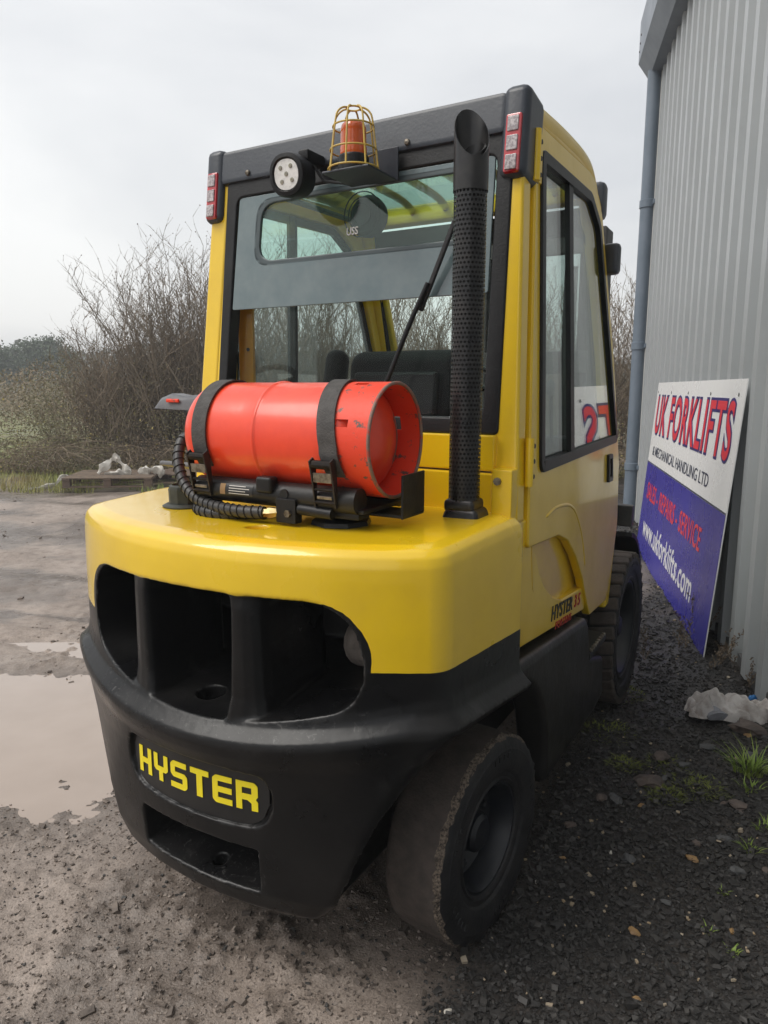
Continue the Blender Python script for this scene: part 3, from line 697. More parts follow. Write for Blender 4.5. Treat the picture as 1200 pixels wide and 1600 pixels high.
# rough oily core behind the openings
box('radiator_core', (0.30, 0.575, 0.86), (0.30, 0.04, 0.30), 'mast_steel', fork, 0.01)
b = MB(); b.tube(curve_pts([(0.27, 0.40, 0.80), (0.36, 0.37, 0.815), (0.46, 0.35, 0.815)], 6), 0.060, 16); b.build('coolant_pipe', 'pipe_lit', fork, 50)

# ---------------- chassis, wheels
def side_x(z): return 0.578 - 0.052 * (z - 1.07)
def rear_y(z): return 0.655 + 0.12 * (z - 1.07)
def wheel(name, Rr, width, rim_r, c, turn, smooth_tread, side):
    """axis X, outer face +X when side=1"""
    h = width / 2
    b = MB()   # rim disc with dish
    b.lathe([(0.001, h - 0.075), (0.055, h - 0.072), (0.075, h - 0.085), (rim_r * 0.62, h - 0.095), (rim_r * 0.86, h - 0.075), (rim_r * 0.92, h - 0.03), (rim_r * 0.99, h - 0.012), (rim_r * 1.04, h - 0.012), (rim_r * 1.04, -h + 0.02), (rim_r * 0.9, -h + 0.02), (rim_r * 0.8, -h + 0.06), (0.001, -h + 0.07)], (0, 0, 0), 'X', 56, cap=False)
    w_ = b.build(name, 'rim_paint', fork, 30)
    b = MB()
    sw = [(rim_r * 1.02, h - 0.020), (rim_r * 1.05, h - 0.006), (rim_r * 1.10, h - 0.002), (rim_r * 1.13, h - 0.008), (rim_r * 1.22, h - 0.006), (rim_r * 1.25, h - 0.001), (rim_r * 1.28, h + 0.003)]
    d = Rr - rim_r * 1.28
    sw += [(rim_r * 1.28 + d * 0.3, h + 0.007), (rim_r * 1.28 + d * 0.62, h + 0.007), (rim_r * 1.28 + d * 0.66, h + 0.004), (rim_r * 1.28 + d * 0.78, h + 0.003)]
    tr = [(rim_r * 1.28 + d * 0.93, h - 0.002), (Rr * 0.995, h - 0.009), (Rr, h - 0.018), (Rr * 1.002, h * 0.5), (Rr * 1.003, 0)]
    tr = tr + [(r, -x) for r, x in tr[-2::-1]]
    seg = 120
    prof = sw + tr + [(r, -x) for r, x in sw[::-1]]
    n0 = len(sw)
    b.lathe(prof, (0, 0, 0), 'X', seg, cap=False)
    b.bm.faces.ensure_lookup_table(); b.bm.verts.ensure_lookup_table(); b.bm.faces.index_update()
    nb_ = len(prof)
    for f in b.bm.faces:
        i = f.index // seg
        f.material_index = (1 if n0 + 2 <= i < n0 + len(tr) - 1 else (2 if n0 <= i < n0 + 2 else 0)) if smooth_tread else 0
    for i in (n0, n0 + 1, n0 + 2):          # ragged worn shoulder
        if not smooth_tread: break
        for k in range(seg):
            v = b.bm.verts[i * seg + k]; q = random.random()
            rad = Vector((0, v.co.y, v.co.z)); s_ = 1 + (q - 0.55) * 0.030
            v.co = Vector((v.co.x + (random.random() - 0.5) * 0.010, v.co.y * s_, v.co.z * s_))
    ty = b.build('tyre', ['rubber', 'tread_dust', 'tread_edge'], w_, 40)
    b = MB(); b.lathe([(0.001, h - 0.030), (0.040, h - 0.032), (0.050, h - 0.042), (0.052, h - 0.075)], (0, 0, 0), 'X', 32, cap=False); b.build('hub_cap', 'rim_paint', w_, 35)
    b = MB()
    for k in range(6):
        a = 2 * math.pi * k / 6 + 0.3; b.lathe([(0.011, h - 0.10), (0.011, h - 0.072), (0.006, h - 0.068)], (0, rim_r * 0.66 * math.cos(a), rim_r * 0.66 * math.sin(a)), 'X', 6)
    b.build('wheel_nuts', 'rim_paint', w_, 30)['kind'] = 'stuff'
    # moulded marks round the sidewall
    b = MB()
    rm = rim_r * 1.28 + d * 0.45
    for k in range(54):
        a = 2 * math.pi * k / 54
        if (k // 5) % 2 or random.random() < 0.15: continue
        b.box((h + 0.0075, rm * math.cos(a), rm * math.sin(a)), (0.003, 0.010 + 0.006 * random.random(), 0.014), 0.001, Matrix.Rotation(a + math.pi / 2, 4, 'X'))
    b.build('sidewall_marks', 'rubber', w_, 0)['kind'] = 'stuff'
    if not smooth_tread:
        b = MB()
        for k in range(34):
            for sd_ in (-1, 1):
                a = 2 * math.pi * (k + (0.5 if sd_ > 0 else 0)) / 34
                p = Matrix.Rotation(a, 4, 'X') @ Vector((sd_ * width * 0.27, 0, Rr - 0.004))
                b.box(p, (width * 0.50, 0.053, 0.030), 0.005, Matrix.Rotation(a, 4, 'X') @ Matrix.Rotation(sd_ * 0.15, 4, 'Z'), seg=1)
        b.build('tread_lugs', 'tread_dust', w_, 30)['kind'] = 'stuff'
    w_.location = c; w_.rotation_euler = (0, 0, turn + (math.pi if side < 0 else 0))
    return w_
wheel('steer_wheel', 0.268, 0.160, 0.140, (0.492, 0.580, 0.266), R(-7), True, 1)
wheel('steer_wheel', 0.268, 0.160, 0.140, (-0.440, 0.610, 0.266), R(-7), True, -1)
wheel('drive_wheel', 0.335, 0.215, 0.210, (0.475, 2.27, 0.346), 0, False, 1)
wheel('drive_wheel', 0.335, 0.215, 0.210, (-0.475, 2.27, 0.346), 0, False, -1)
box('steer_axle', (0, 0.575, 0.30), (0.66, 0.14, 0.12), 'black_paint', fork, 0.015)
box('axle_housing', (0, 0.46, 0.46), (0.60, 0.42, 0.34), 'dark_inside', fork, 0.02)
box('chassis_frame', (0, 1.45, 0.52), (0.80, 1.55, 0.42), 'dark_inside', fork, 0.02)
box('front_axle', (0, 2.27, 0.36), (0.72, 0.2, 0.2), 'black_paint', fork, 0.02)

SIDES = (1, -1)
def side_fn(s, off=0.0, flat=None):
    def fn(V):
        z = V[:, 1]; x = (0.578 - 0.052 * (np.maximum(z, 1.07) - 1.07) - 0.020 * (V[:, 0] - 0.75) if flat is None else np.full(len(z), flat)) + off + V[:, 2]
        if s < 0 and flat is None: x = x - 0.034 * np.clip((2.1 - z) / 0.9, 0, 1)
        return np.stack([s * x, V[:, 0], z], -1)
    return fn
for s in SIDES:
    # black sill panel with wheel arch
    ar = [(0.575 + 0.375 * math.cos(a), 0.30 + 0.375 * math.sin(a)) for a in np.linspace(R(98), R(-8), 16)]
    poly = [(0.60, 0.722), (1.395, 0.650)] + [(1.44, 0.56), (1.72, 0.40), (1.74, 0.235), (1.66, 0.215), (0.955, 0.262)] + ar[::-1][0:]
    poly = [(0.560, 0.733), (0.70, 0.714), (1.395, 0.636), (1.43, 0.60), (1.47, 0.47), (1.70, 0.40), (1.735, 0.235), (1.60, 0.215), (0.955, 0.235)] + ar[::-1]
    plate('sill_panel', poly, [], 0.10, side_fn(s, 0, 0.548), 'black_paint', fork, bev=0.022, smooth=50)
    box('step_tread', (s * 0.545, 1.59, 0.475), (0.11, 0.26, 0.03), 'black_plastic', fork, 0.006)
    b = MB()
    for k in range(8): b.box((s * 0.597, 1.485 + k * 0.028, 0.494), (0.012, 0.014, 0.012), 0.002)
    b.build('step_grip', 'steel_dull', fork, 0)['kind'] = 'stuff'
    # yellow lower side panel with scooped recess
    pan = [(0.648, 1.085), (0.80, 1.085), (0.80, 1.0, .02), (0.855, 0.965, .05), (0.895, 0.907, .08), (0.949, 0.856, .1), (1.043, 0.80, .1), (1.166, 0.758, .1), (1.296, 0.744, .06), (1.52, 0.722, .006), (1.50, 0.634, .01), (0.735, 0.735, .01), (0.690, 0.78, .02)]
    sp_ = plate('side_panel', rpoly([(p[0], p[1], p[2] if len(p) > 2 else 0.005) for p in pan], 0.005), [], 0.05, side_fn(s, -0.028), 'yellow', fork, bev=0.007)
    plate('recess_back', rpoly([(0.79, 1.04), (1.20, 1.04), (1.50, 0.76), (1.50, 0.68), (1.0, 0.70), (0.82, 0.88)], 0.02), [], 0.006, lambda V, s=s: np.stack([s * (0.573 - 0.020 * (V[:, 0] - 0.75) - 0.034 * np.clip((V[:, 0] - 0.84) / 0.40, 0, 1) + V[:, 2]), V[:, 0], V[:, 1]], -1), 'yellow', sp_, bev=0.0)
    # cab side frame with door opening
    door_o = [(0.735, 1.008, .02), (rear_y(2.10) + 0.075, 2.095, .03), (1.48, 2.125, .13), (1.66, 2.04, .1), (1.885, 1.54, .2), (1.995, 1.13, .2), (2.02, 0.86, .15), (1.88, 0.575, .06), (1.555, 0.60, .02), (1.466, 0.697, .06), (1.412, 0.768, .06), (1.29, 0.875, .1), (1.173, 0.950, .08), (1.05, 0.988, .05)]
    fo = rpoly([(rear_y(1.08), 1.08, .004), (rear_y(2.14), 2.14, .02), (1.50, 2.172, .16), (1.705, 2.065, .12), (1.925, 1.54, .2), (2.04, 1.14, .2), (2.065, 0.85, .1), (1.97, 0.53, .02), (1.90, 0.53, .01),
                (2.027, 0.86, .1), (2.003, 1.135, .2), (1.893, 1.545, .2), (1.667, 2.046, .1), (1.485, 2.13, .12), (rear_y(2.10) + 0.068, 2.10, .02), (rear_y(1.08) + 0.066, 1.08, .004)], 0.02, 6)
    plate('cab_frame', fo, [], 0.07, side_fn(s, -0.037), 'yellow', fork, bev=0.010)
    win = rpoly([(0.838, 1.200, .03), (rear_y(2.03) + 0.115, 2.035, .04), (1.47, 2.055, .10), (1.61, 1.985, .10), (1.80, 1.54, .2), (1.935, 1.216, .03)], 0.03, 6)
    dr = plate('door', rpoly(door_o, 0.02, 6), [win], 0.030, side_fn(s, -0.008), 'yellow', fork, bev=0.006)
    cen = np.mean(np.array(win), 0)
    def shr(poly, k): 
        out = []
        P = np.array(poly); Nn = len(P)
        for i in range(Nn):
            d = P[(i + 1) % Nn] - P[i - 1]; d = d / (np.linalg.norm(d) + 1e-9); nn = np.array([d[1], -d[0]])
            out.append(tuple(P[i] + nn * k))
        return out
    win_i = shr(win, 0.024); 
    plate('window_gasket', shr(win, -0.004), [win_i], 0.018, side_fn(s, 0.006), 'black_plastic', dr, bev=0.004)
    plate('window_divider', [(1.175, 1.212), (1.222, 1.212), (1.222, 2.05), (1.175, 2.05)], [], 0.016, side_fn(s, 0.003), 'black_plastic', dr, bev=0.002)
    gb = [(0.85, 1.21), (rear_y(2.03) + 0.125, 2.03), (1.20, 2.04), (1.20, 1.21)]
    plate('glass_pane', gb, [], 0.005, side_fn(s, -0.006), 'glass_door', dr, bev=0.0, smooth=0)
    plate('glass_pane', [(1.20, 1.21), (1.20, 2.045), (1.465, 2.045), (1.60, 1.975), (1.79, 1.54), (1.925, 1.225)], [], 0.005, side_fn(s, 0.001), 'glass_door', dr, bev=0.0, smooth=0)
    V3 = np.array([(y, z, 0) for y, z in ((0.90, 1.066), (1.0, 1.078), (1.112, 1.072), (1.20, 1.055), (1.275, 1.015), (1.37, 0.923), (1.44, 0.80))], float)
    tube('door_swage', curve_pts([tuple(p) for p in side_fn(s, 0.0035)(V3)], 6), [0.002] + [0.006] * 35 + [0.002], 'yellow', dr, 10)
    # hinges
    for z in (2.005, 1.235):
        y = rear_y(z) + 0.062
        b = MB(); b.tube([(s * (side_x(z) + 0.012), y - 0.006, z - 0.062), (s * (side_x(z) + 0.010), y, z + 0.062)], 0.0115, 12)
        b.box((s * (side_x(z) + 0.008), y + 0.022, z), (0.008, 0.05, 0.12), 0.003); b.build('door_hinge', 'yellow', dr, 40)
        b = MB()
        for k in (-1, 0, 1): b.tube([(s * (side_x(z) + 0.010), y + 0.030, z + k * 0.04), (s * (side_x(z) + 0.015), y + 0.030, z + k * 0.04)], 0.006, 8)
        b.build('hinge_screws', 'steel_dark', dr, 30)['kind'] = 'stuff'
    hd = plate('door_handle', rpoly([(1.745, 1.070), (1.825, 1.070), (1.825, 1.175), (1.745, 1.175)], 0.012), [rpoly([(1.764, 1.088), (1.806, 1.088), (1.806, 1.158), (1.764, 1.158)], 0.008)], 0.014, side_fn(s, 0.010), 'black_plastic', dr, bev=0.003)
    plate('handle_lever', rpoly([(1.773, 1.096), (1.797, 1.096), (1.797, 1.14), (1.773, 1.14)], 0.006), [], 0.012, side_fn(s, 0.006), 'black_plastic', dr, bev=0.002)
    box('mirror', (s * 0.535, 1.77, 1.89), (0.06, 0.05, 0.11), 'cap_plastic', fork, 0.015)
    tube('mirror_arm', [(s * 0.49, 1.78, 1.89), (s * 0.53, 1.77, 1.88)], 0.010, 'black_plastic', fork)
    # front mudguard
    V = []; F = []
    for i, a in enumerate(np.linspace(R(10), R(80), 16)):
        for x in (0.38, 0.565):
            V.append((s * x, 2.27 + 0.425 * math.cos(a), 0.36 + 0.42 * math.sin(a))); V.append((s * x, 2.27 + 0.405 * math.cos(a), 0.36 + 0.40 * math.sin(a)))
    for i in range(15):
        a = i * 4; b4 = a + 4
        F += [(a, b4, b4 + 2, a + 2), (a + 1, a + 3, b4 + 3, b4 + 1), (a + 2, b4 + 2, b4 + 3, a + 3), (a, a + 1, b4 + 1, b4)]
    F += [(0, 2, 3, 1), (60, 61, 63, 62)]
    b = MB(); b.raw(V, F); b.build('front_mudguard', 'black_plastic', fork, 50)
box('roof_work_lamp', (0.485, 1.72, 2.085), (0.06, 0.07, 0.13), 'cap_plastic', fork, 0.02)
# side lettering (right flank)
sf = side_fn(1, 0.0005, 0.578)
def place(y0, z0, sl=-0.126):
    return lambda V: np.stack([0.5768 - 0.020 * (y0 + V[:, 0] - 0.75) + V[:, 2], y0 + V[:, 0], z0 + V[:, 1] + V[:, 0] * sl], -1)
text('side_lettering', 'HYSTER', place(1.035, 0.722), 'text_dark', fork, width=0.27, height=0.048, bold=0.014, shear=0.2, spacing=1.08)
text('side_lettering', '3 5', place(1.335, 0.686), 'text_red', fork, width=0.088, height=0.044, bold=0.012, shear=0.2)
text('side_lettering', 'FORTENS', place(1.088, 0.682), 'text_red', fork, width=0.21, height=0.024, bold=0.004, shear=0.2, spacing=1.08)

# ---------------- hood behind the cylinder, rear frame
box('hood_rear_panel', (0, 0.668, 1.154), (1.02, 0.03, 0.110), 'yellow', fork, 0.006)
box('hood_rear_panel', (0, 0.676, 1.259), (1.02, 0.03, 0.092), 'yellow', fork, 0.006)
box('hood_lip', (0, 0.635, 1.100), (1.06, 0.06, 0.022), 'yellow', fork, 0.008)
box('hood_side_box', (0.545, 0.65, 1.16), (0.055, 0.05, 0.13), 'yellow', fork, 0.006)
b = MB(); b.tube([(0.535, 0.628, 1.195), (0.535, 0.618, 1.195)], 0.010, 8); b.build('bolt', 'steel_dull', fork, 30)
def rear_fn(off=0.0):
    def fn(V): return np.stack([V[:, 0], rear_y(V[:, 1]) + off - V[:, 2], V[:, 1]], -1)
    return fn
fo = rpoly([(-0.456, 1.305, .015), (0.512, 1.305, .015), (0.500, 2.07, .02), (-0.455, 2.07, .02)], 0.02)
fi = rpoly([(-0.420, 1.348, .02), (0.466, 1.348, .03), (0.458, 2.005, .03), (-0.412, 2.005, .03)], 0.02)
rf = plate('rear_window_frame', fo, [fi], 0.05, rear_fn(0.02), 'black_plastic', fork, bev=0.006)
plate('glass_pane', [(-0.418, 1.352), (0.462, 1.352), (0.458, 1.67), (-0.43, 1.67)], [], 0.004, rear_fn(0.035), 'glass_clear', rf, bev=0.0, smooth=0)
ho = rpoly([(-0.330, 1.795, .06), (0.400, 1.795, .06), (0.395, 1.985, .05), (-0.325, 1.985, .06)], 0.05, 8)
up_ = plate('upper_window_panel', rpoly([(-0.414, 1.662, .008), (0.456, 1.662, .008), (0.452, 2.004, .008), (-0.405, 2.004, .008)], 0.01), [ho], 0.008, rear_fn(0.004), 'panel_grey', rf, bev=0.002)
up_ = rf
hi_ = [(p[0] * 0.965 + 0.001, 1.89 + (p[1] - 1.89) * 0.90) for p in ho]
plate('window_gasket', [(p[0] * 1.03, 1.89 + (p[1] - 1.89) * 1.09) for p in ho], [hi_], 0.012, rear_fn(0.006), 'gasket_slate', up_, bev=0.003)
plate('glass_pane', ho, [], 0.004, rear_fn(0.008), 'glass_green', up_, bev=0.0, smooth=0)
text('glass_marking', 'USS', lambda V: np.stack([0.005 + V[:, 0], rear_y(1.86 + V[:, 1]) + 0.004 - V[:, 2], 1.850 + V[:, 1] + 0.03 * V[:, 0]], -1), 'label_white', up_, width=0.038, height=0.022, bold=0.01)
# yellow corner posts on the rear face
for s in SIDES:
    pts = [(0.500, 1.075), (0.552, 1.075), (0.505, 2.10), (0.455, 2.10)] if s > 0 else [(-0.520, 1.075), (-0.445, 1.075), (-0.440, 2.10), (-0.505, 2.10)]
    plate('rear_pillar', pts, [], 0.06, rear_fn(0.034), 'yellow', fork, bev=0.008)
b = MB(); b.box((-0.432, 0.815, 1.50), (0.060, 0.014, 0.36), 0.003); jb = b.build('door_jamb', 'yellow_in', fork, 30)
for z in (1.42, 1.545):
    b = MB(); b.lathe([(0.006, 0.0), (0.006, -0.004)], (-0.420, 0.808, z), 'Y', 10); b.build('jamb_hole', 'dark_inside', jb, 0)
# black top beam and corner caps with tail lamps
b = MB(); b.box((0, rear_y(2.10) + 0.028, 2.095), (0.96, 0.09, 0.105), 0.016, ('X', R(-8))); tb = b.build('rear_roof_beam', 'cap_plastic', fork, 40)
b = MB()
for x in (-0.36, -0.12, 0.20, 0.36): b.lathe([(0.009, 0), (0.007, -0.006), (0.001, -0.008)], (x, rear_y(2.07) - 0.018, 2.07), 'Y', 8)
b.build('beam_bolts', 'steel_dull', tb, 30)['kind'] = 'stuff'
for s in SIDES:
    b = MB(); zc, hh = 2.043, 0.225
    b.box((s * 0.503, rear_y(2.06) + 0.045, zc), (0.072, 0.135, hh), 0.022, ('X', R(-7)), 3); cp = b.build('corner_cap', 'cap_plastic', fork, 45)
    yl = rear_y(2.03) - 0.020
    b = MB(); b.box((s * 0.503, yl + 0.002, 2.018), (0.042, 0.02, 0.142), 0.006, ('X', R(-7))); lm = b.build('tail_lamp', 'lens_red', cp, 40)
    for k in range(3):
        b = MB(); b.box((s * 0.503, yl - 0.009 + (k - 1) * 0.006, 2.018 + (k - 1) * 0.046), (0.029, 0.006, 0.036), 0.002, ('X', R(-7))); b.build('lens', 'lens_white', cp, 30)
# roof: rails, guard bars, headliner, front header
for s in SIDES:
    b = MB(); P = [(s * 0.490, 0.82, 2.122), (s * 0.482, 1.2, 2.150), (s * 0.474, 1.50, 2.150), (s * 0.468, 1.64, 2.09), (s * 0.468, 1.72, 1.99)]
    b.tube(curve_pts(P, 6), 0.036, 12); b.build('roof_rail', 'yellow', fork, 50)
box('front_roof_beam', (0, 1.635, 2.10), (0.92, 0.07, 0.07), 'yellow', fork, 0.015)
for k in range(6):
    x = -0.36 + 0.144 * k
    tube('guard_bar', curve_pts([(x, 0.84, 2.105), (x, 1.0, 2.13), (x, 1.36, 2.135), (x, 1.54, 2.125), (x, 1.64, 2.09)], 5), 0.014, 'yellow_in', fork)
ceil = plate('headliner', [(-0.46, 0.84), (0.46, 0.84), (0.46, 1.65), (-0.46, 1.65)], [rpoly([(-0.43, 0.88), (0.43, 0.88), (0.43, 1.62), (-0.43, 1.62)], 0.06)], 0.012, lambda V: np.stack([V[:, 0], V[:, 1], 2.068 + 0.02 * (V[:, 1] - 0.84) + V[:, 2]], -1), 'liner', fork, bev=0.002)
plate('roof_glass', [(-0.45, 0.86), (0.45, 0.86), (0.45, 1.64), (-0.45, 1.64)], [], 0.004, lambda V: np.stack([V[:, 0], V[:, 1], 2.082 + 0.02 * (V[:, 1] - 0.84) + V[:, 2]], -1), 'glass_green', ceil, bev=0.0, smooth=0)
# windscreen plane from (y 1.56, z 2.05) to (y 1.93, z 1.13)
def ws(V): return np.stack([V[:, 0], 1.69 + (2.03 - V[:, 1]) * 0.37 + V[:, 2], V[:, 1]], -1)
wsf = plate('windscreen_frame', [(-0.51, 0.95), (0.51, 0.95), (0.48, 2.06), (-0.48, 2.06)], [rpoly([(-0.47, 1.12), (0.47, 1.12), (0.45, 1.975), (-0.45, 1.975)], 0.06)], 0.03, ws, 'black_plastic', fork, bev=0.004)
plate('glass_pane', [(-0.48, 1.10), (0.48, 1.10), (0.46, 1.99), (-0.46, 1.99)], [], 0.004, ws, 'glass_screen', wsf, bev=0.0, smooth=0)
for s in SIDES:
    b = MB(); b.tube([(s * 0.475, 1.69, 2.02), (s * 0.492, 1.88, 1.53), (s * 0.505, 2.01, 1.15), (s * 0.51, 2.03, 0.9)], 0.030, 10); b.build('front_pillar', 'yellow', fork, 50)
# mast, carriage, forks
for s in SIDES:
    b = MB(); b.box((s * 0.30, 2.62, 1.12), (0.07, 0.13, 2.10), 0.01); b.build('mast_rail', 'mast_steel', fork)
    b = MB(); b.box((s * 0.22, 2.66, 1.14), (0.05, 0.10, 2.06), 0.01); b.build('mast_inner_rail', 'mast_steel', fork)
    b = MB(); b.tube([(s * 0.17, 2.56, 0.3), (s * 0.17, 2.56, 2.0)], 0.032, 14); b.build('lift_cylinder', 'mast_steel', fork, 50)
    b = MB(); b.box((s * 0.27, 2.83, 0.45), (0.11, 0.045, 0.75), 0.006); b.box((s * 0.27, 3.36, 0.085), (0.11, 1.05, 0.04), 0.006, None, 2, (0.9, 0.98)); b.build('fork', 'mast_steel', fork)
for z in (0.25, 1.55, 2.12): box('mast_crossbar', (0, 2.58, z), (0.66, 0.05, 0.11), 'mast_steel', fork, 0.008)
for z in (0.42, 0.78): box('fork_carriage', (0, 2.77, z), (0.98, 0.05, 0.11), 'mast_steel', fork, 0.008)
# interior
b = MB()
def soft(b, c, d, bev, rot=None): b.box(c, d, bev, rot, 4)
soft(b, (-0.015, 1.16, 1.32), (0.44, 0.13, 0.46), 0.055, ('X', R(-8))); st = b.build('seat_back', 'seat', fork, 60)
b = MB(); soft(b, (-0.015, 1.085, 1.40), (0.32, 0.03, 0.15), 0.012, ('X', R(-8))); b.build('seat_back_pad', 'black_plastic', st, 60)
b = MB(); soft(b, (-0.015, 1.38, 1.08), (0.46, 0.48, 0.14), 0.05); b.build('seat_cushion', 'seat', fork, 60)
b = MB(); soft(b, (-0.305, 1.16, 1.45), (0.085, 0.085, 0.22), 0.038, ('X', R(-14))); b.build('armrest', 'seat', fork, 60)
box('engine_hood', (0, 1.20, 0.90), (0.90, 1.0, 0.36), 'black_plastic', fork, 0.04)
box('dashboard', (0, 1.90, 1.05), (0.92, 0.16, 0.36), 'black_plastic', fork, 0.03)
tube('steering_column', [(0.0, 1.80, 1.10), (0.0, 1.66, 1.36)], 0.03, 'black_plastic', fork)
b = MB(); cst = Vector((0.0, 1.62, 1.40)); ax1 = Vector((1, 0, 0)); ax2 = Vector((0, 0.80, 0.60))
b.tube([cst + (ax1 * math.cos(t) + ax2 * math.sin(t)) * 0.175 for t in np.linspace(0, 2 * math.pi, 33)[:-1]], 0.014, 10, closed=True)
for a in (0.4, 2.6, 4.7): b.tube([cst, cst + (ax1 * math.cos(a) + ax2 * math.sin(a)) * 0.172], 0.011, 8)
b.build('steering_wheel', 'black_plastic', fork, 50)
for k in range(3):
    tube('control_lever', [(0.30 + 0.045 * k, 1.60, 1.15), (0.30 + 0.045 * k, 1.55, 1.40)], 0.007, 'black_plastic', fork)
    b = MB(); b.lathe([(0.001, -0.03), (0.014, -0.022), (0.018, 0.0), (0.014, 0.022), (0.001, 0.03)], (0.30 + 0.045 * k, 1.545, 1.425), 'Z', 14, cap=False); b.build('lever_knob', 'grey_plastic', fork, 60)
# fan hanging inside behind the green glass
b = MB(); b.lathe([(0.02, 0.0), (0.05, 0.01), (0.062, 0.03), (0.058, 0.055), (0.02, 0.07)], (-0.005, 0.86, 1.93), 'Y', 20)
for rr in (0.030, 0.048, 0.064): b.tube([(-0.005 + rr * math.cos(t), 0.858 - 0.05 * (0.07 - rr), 1.93 + rr * math.sin(t)) for t in np.linspace(0, 2 * math.pi, 25)[:-1]], 0.002, 6, closed=True)
b.build('cab_fan', 'dark_inside', fork, 40)
# wiper
wp = tube('wiper_arm', curve_pts([(0.150, rear_y(1.40) - 0.02, 1.395), (0.185, rear_y(1.44) - 0.03, 1.435), (0.245, rear_y(1.58) - 0.028, 1.585), (0.295, rear_y(1.69) - 0.028, 1.695)], 5), 0.007, 'black_plastic', fork)
b = MB(); b.box((0.318, rear_y(1.73) - 0.024, 1.735), (0.012, 0.014, 0.24), 0.003, Matrix.Rotation(R(24), 4, 'Y')); b.build('wiper_blade', 'rubber', wp)

# ---------------- exhaust stack with perforated guard
ex, ey = 0.466, 0.575
b = MB(); b.box((ex + 0.006, ey, 1.116), (0.100, 0.095, 0.034), 0.012, None, 3, (0.84, 0.84)); b.box((ex, ey, 1.138), (0.080, 0.080, 0.034), 0.012, None, 3); bs_ = b.build('exhaust_base', 'exhaust_black', fork, 45)
rp_ = 0.0385; z0, z1 = 1.135, 1.872; ncol, nrow = 26, 70
V = []; F = []; dz = (z1 - z0) / nrow; da = 2 * math.pi / ncol
for i in range(nrow):
    for j in range(ncol):
        ac = (j + (0.5 if i % 2 else 0.0)) * da; zc = z0 + (i + 0.5) * dz; base = len(V)
        for k in range(8):
            t = math.pi / 4 * k; q = max(abs(math.cos(t)), abs(math.sin(t))); u, v = math.cos(t) / q * da / 2, math.sin(t) / q * dz / 2
            V.append((ex + rp_ * math.cos(ac + u), ey + rp_ * math.sin(ac + u), zc + v))
        for k in range(8):
            t = math.pi / 4 * k; u, v = math.cos(t) * 0.0031 / rp_, math.sin(t) * 0.0031
            V.append((ex + rp_ * math.cos(ac + u), ey + rp_ * math.sin(ac + u), zc + v))
        for k in range(8): F.append((base + k, base + (k + 1) % 8, base + 8 + (k + 1) % 8, base + 8 + k))
me = mesh_np('exhaust_guard', V, F, 'exhaust_black', None)
me.polygons.foreach_set('use_smooth', np.ones(len(me.polygons), dtype=bool)); clean(me, 2e-4)
exo = obj('exhaust_guard', me, fork)
b = MB(); b.lathe([(0.033, z0), (0.033, z1)], (ex, ey, 0), 'Z', 28); b.build('exhaust_pipe', 'dark_inside', exo, 50)
# upper plain tube with slanted mouth facing rear
seg = 40; rings = []
V = []; F = []
for lvl in range(3):
    for k in range(seg):
        a = 2 * math.pi * k / seg; cx, cy = math.cos(a), math.sin(a)
        dirv = (cx * 0.62 - cy * 0.78)       # towards the rear, slightly right
        zt = 2.000 - 0.062 * dirv
        if lvl == 0: V.append((ex + 0.0405 * cx, ey + 0.0405 * cy, z1 - 0.002))
        elif lvl == 1: V.append((ex + 0.0405 * cx, ey + 0.0405 * cy, zt))
        else: V.append((ex + 0.0385 * cx, ey + 0.0385 * cy, zt))
for k in range(seg): V.append((ex + 0.0385 * math.cos(2 * math.pi * k / seg), ey + 0.0385 * math.sin(2 * math.pi * k / seg), z1))
for l in range(3):
    for k in range(seg): F.append((l * seg + k, l * seg + (k + 1) % seg, (l + 1) * seg + (k + 1) % seg, (l + 1) * seg + k))
b = MB(); b.raw(V, F); b.build('exhaust_outlet', 'exhaust_black', fork, 40)
b = MB(); V = []; F = []
for l, (rr_, zz) in enumerate(((0.028, 1.90), (0.028, 1.955), (0.028, 1.965), (0.024, 1.965), (0.024, 1.90))):
    for k in range(24):
        a = 2 * math.pi * k / 24; cx, cy = math.cos(a), math.sin(a); V.append((ex + 0.004 + rr_ * cx, ey + 0.006 + rr_ * cy, zz + (0.02 * cy if l in (1, 2, 3) else 0)))
for l in range(4):
    for k in range(24): F.append((l * 24 + k, l * 24 + (k + 1) % 24, (l + 1) * 24 + (k + 1) % 24, (l + 1) * 24 + k))
b.raw(V, F); b.build('exhaust_inner_pipe', 'exhaust_black', exo, 40)

# ---------------- beacon and work lamp on the rear beam
bx, by, bz = 0.100, 0.640, 1.978
b = MB(); b.box((bx, by + 0.03, bz), (0.145, 0.150, 0.006), 0.002); b.box((bx + 0.03, by + 0.108, bz + 0.040), (0.095, 0.006, 0.085), 0.002); bk = b.build('beacon_bracket', 'cap_plastic', fork, 30)
b = MB(); b.lathe([(0.042, bz + 0.003), (0.042, bz + 0.035), (0.038, bz + 0.042)], (bx, by, 0), 'Z', 32); bb = b.build('beacon_base', 'black_plastic', bk, 40)
b = MB(); b.lathe([(0.036, bz + 0.042), (0.036, bz + 0.060), (0.034, bz + 0.066), (0.035, bz + 0.070), (0.034, bz + 0.108), (0.032, bz + 0.116), (0.024, bz + 0.124), (0.001, bz + 0.126)], (bx, by, 0), 'Z', 32, cap=False); b.build('beacon_lens', 'amber', bk, 40)
cage = None
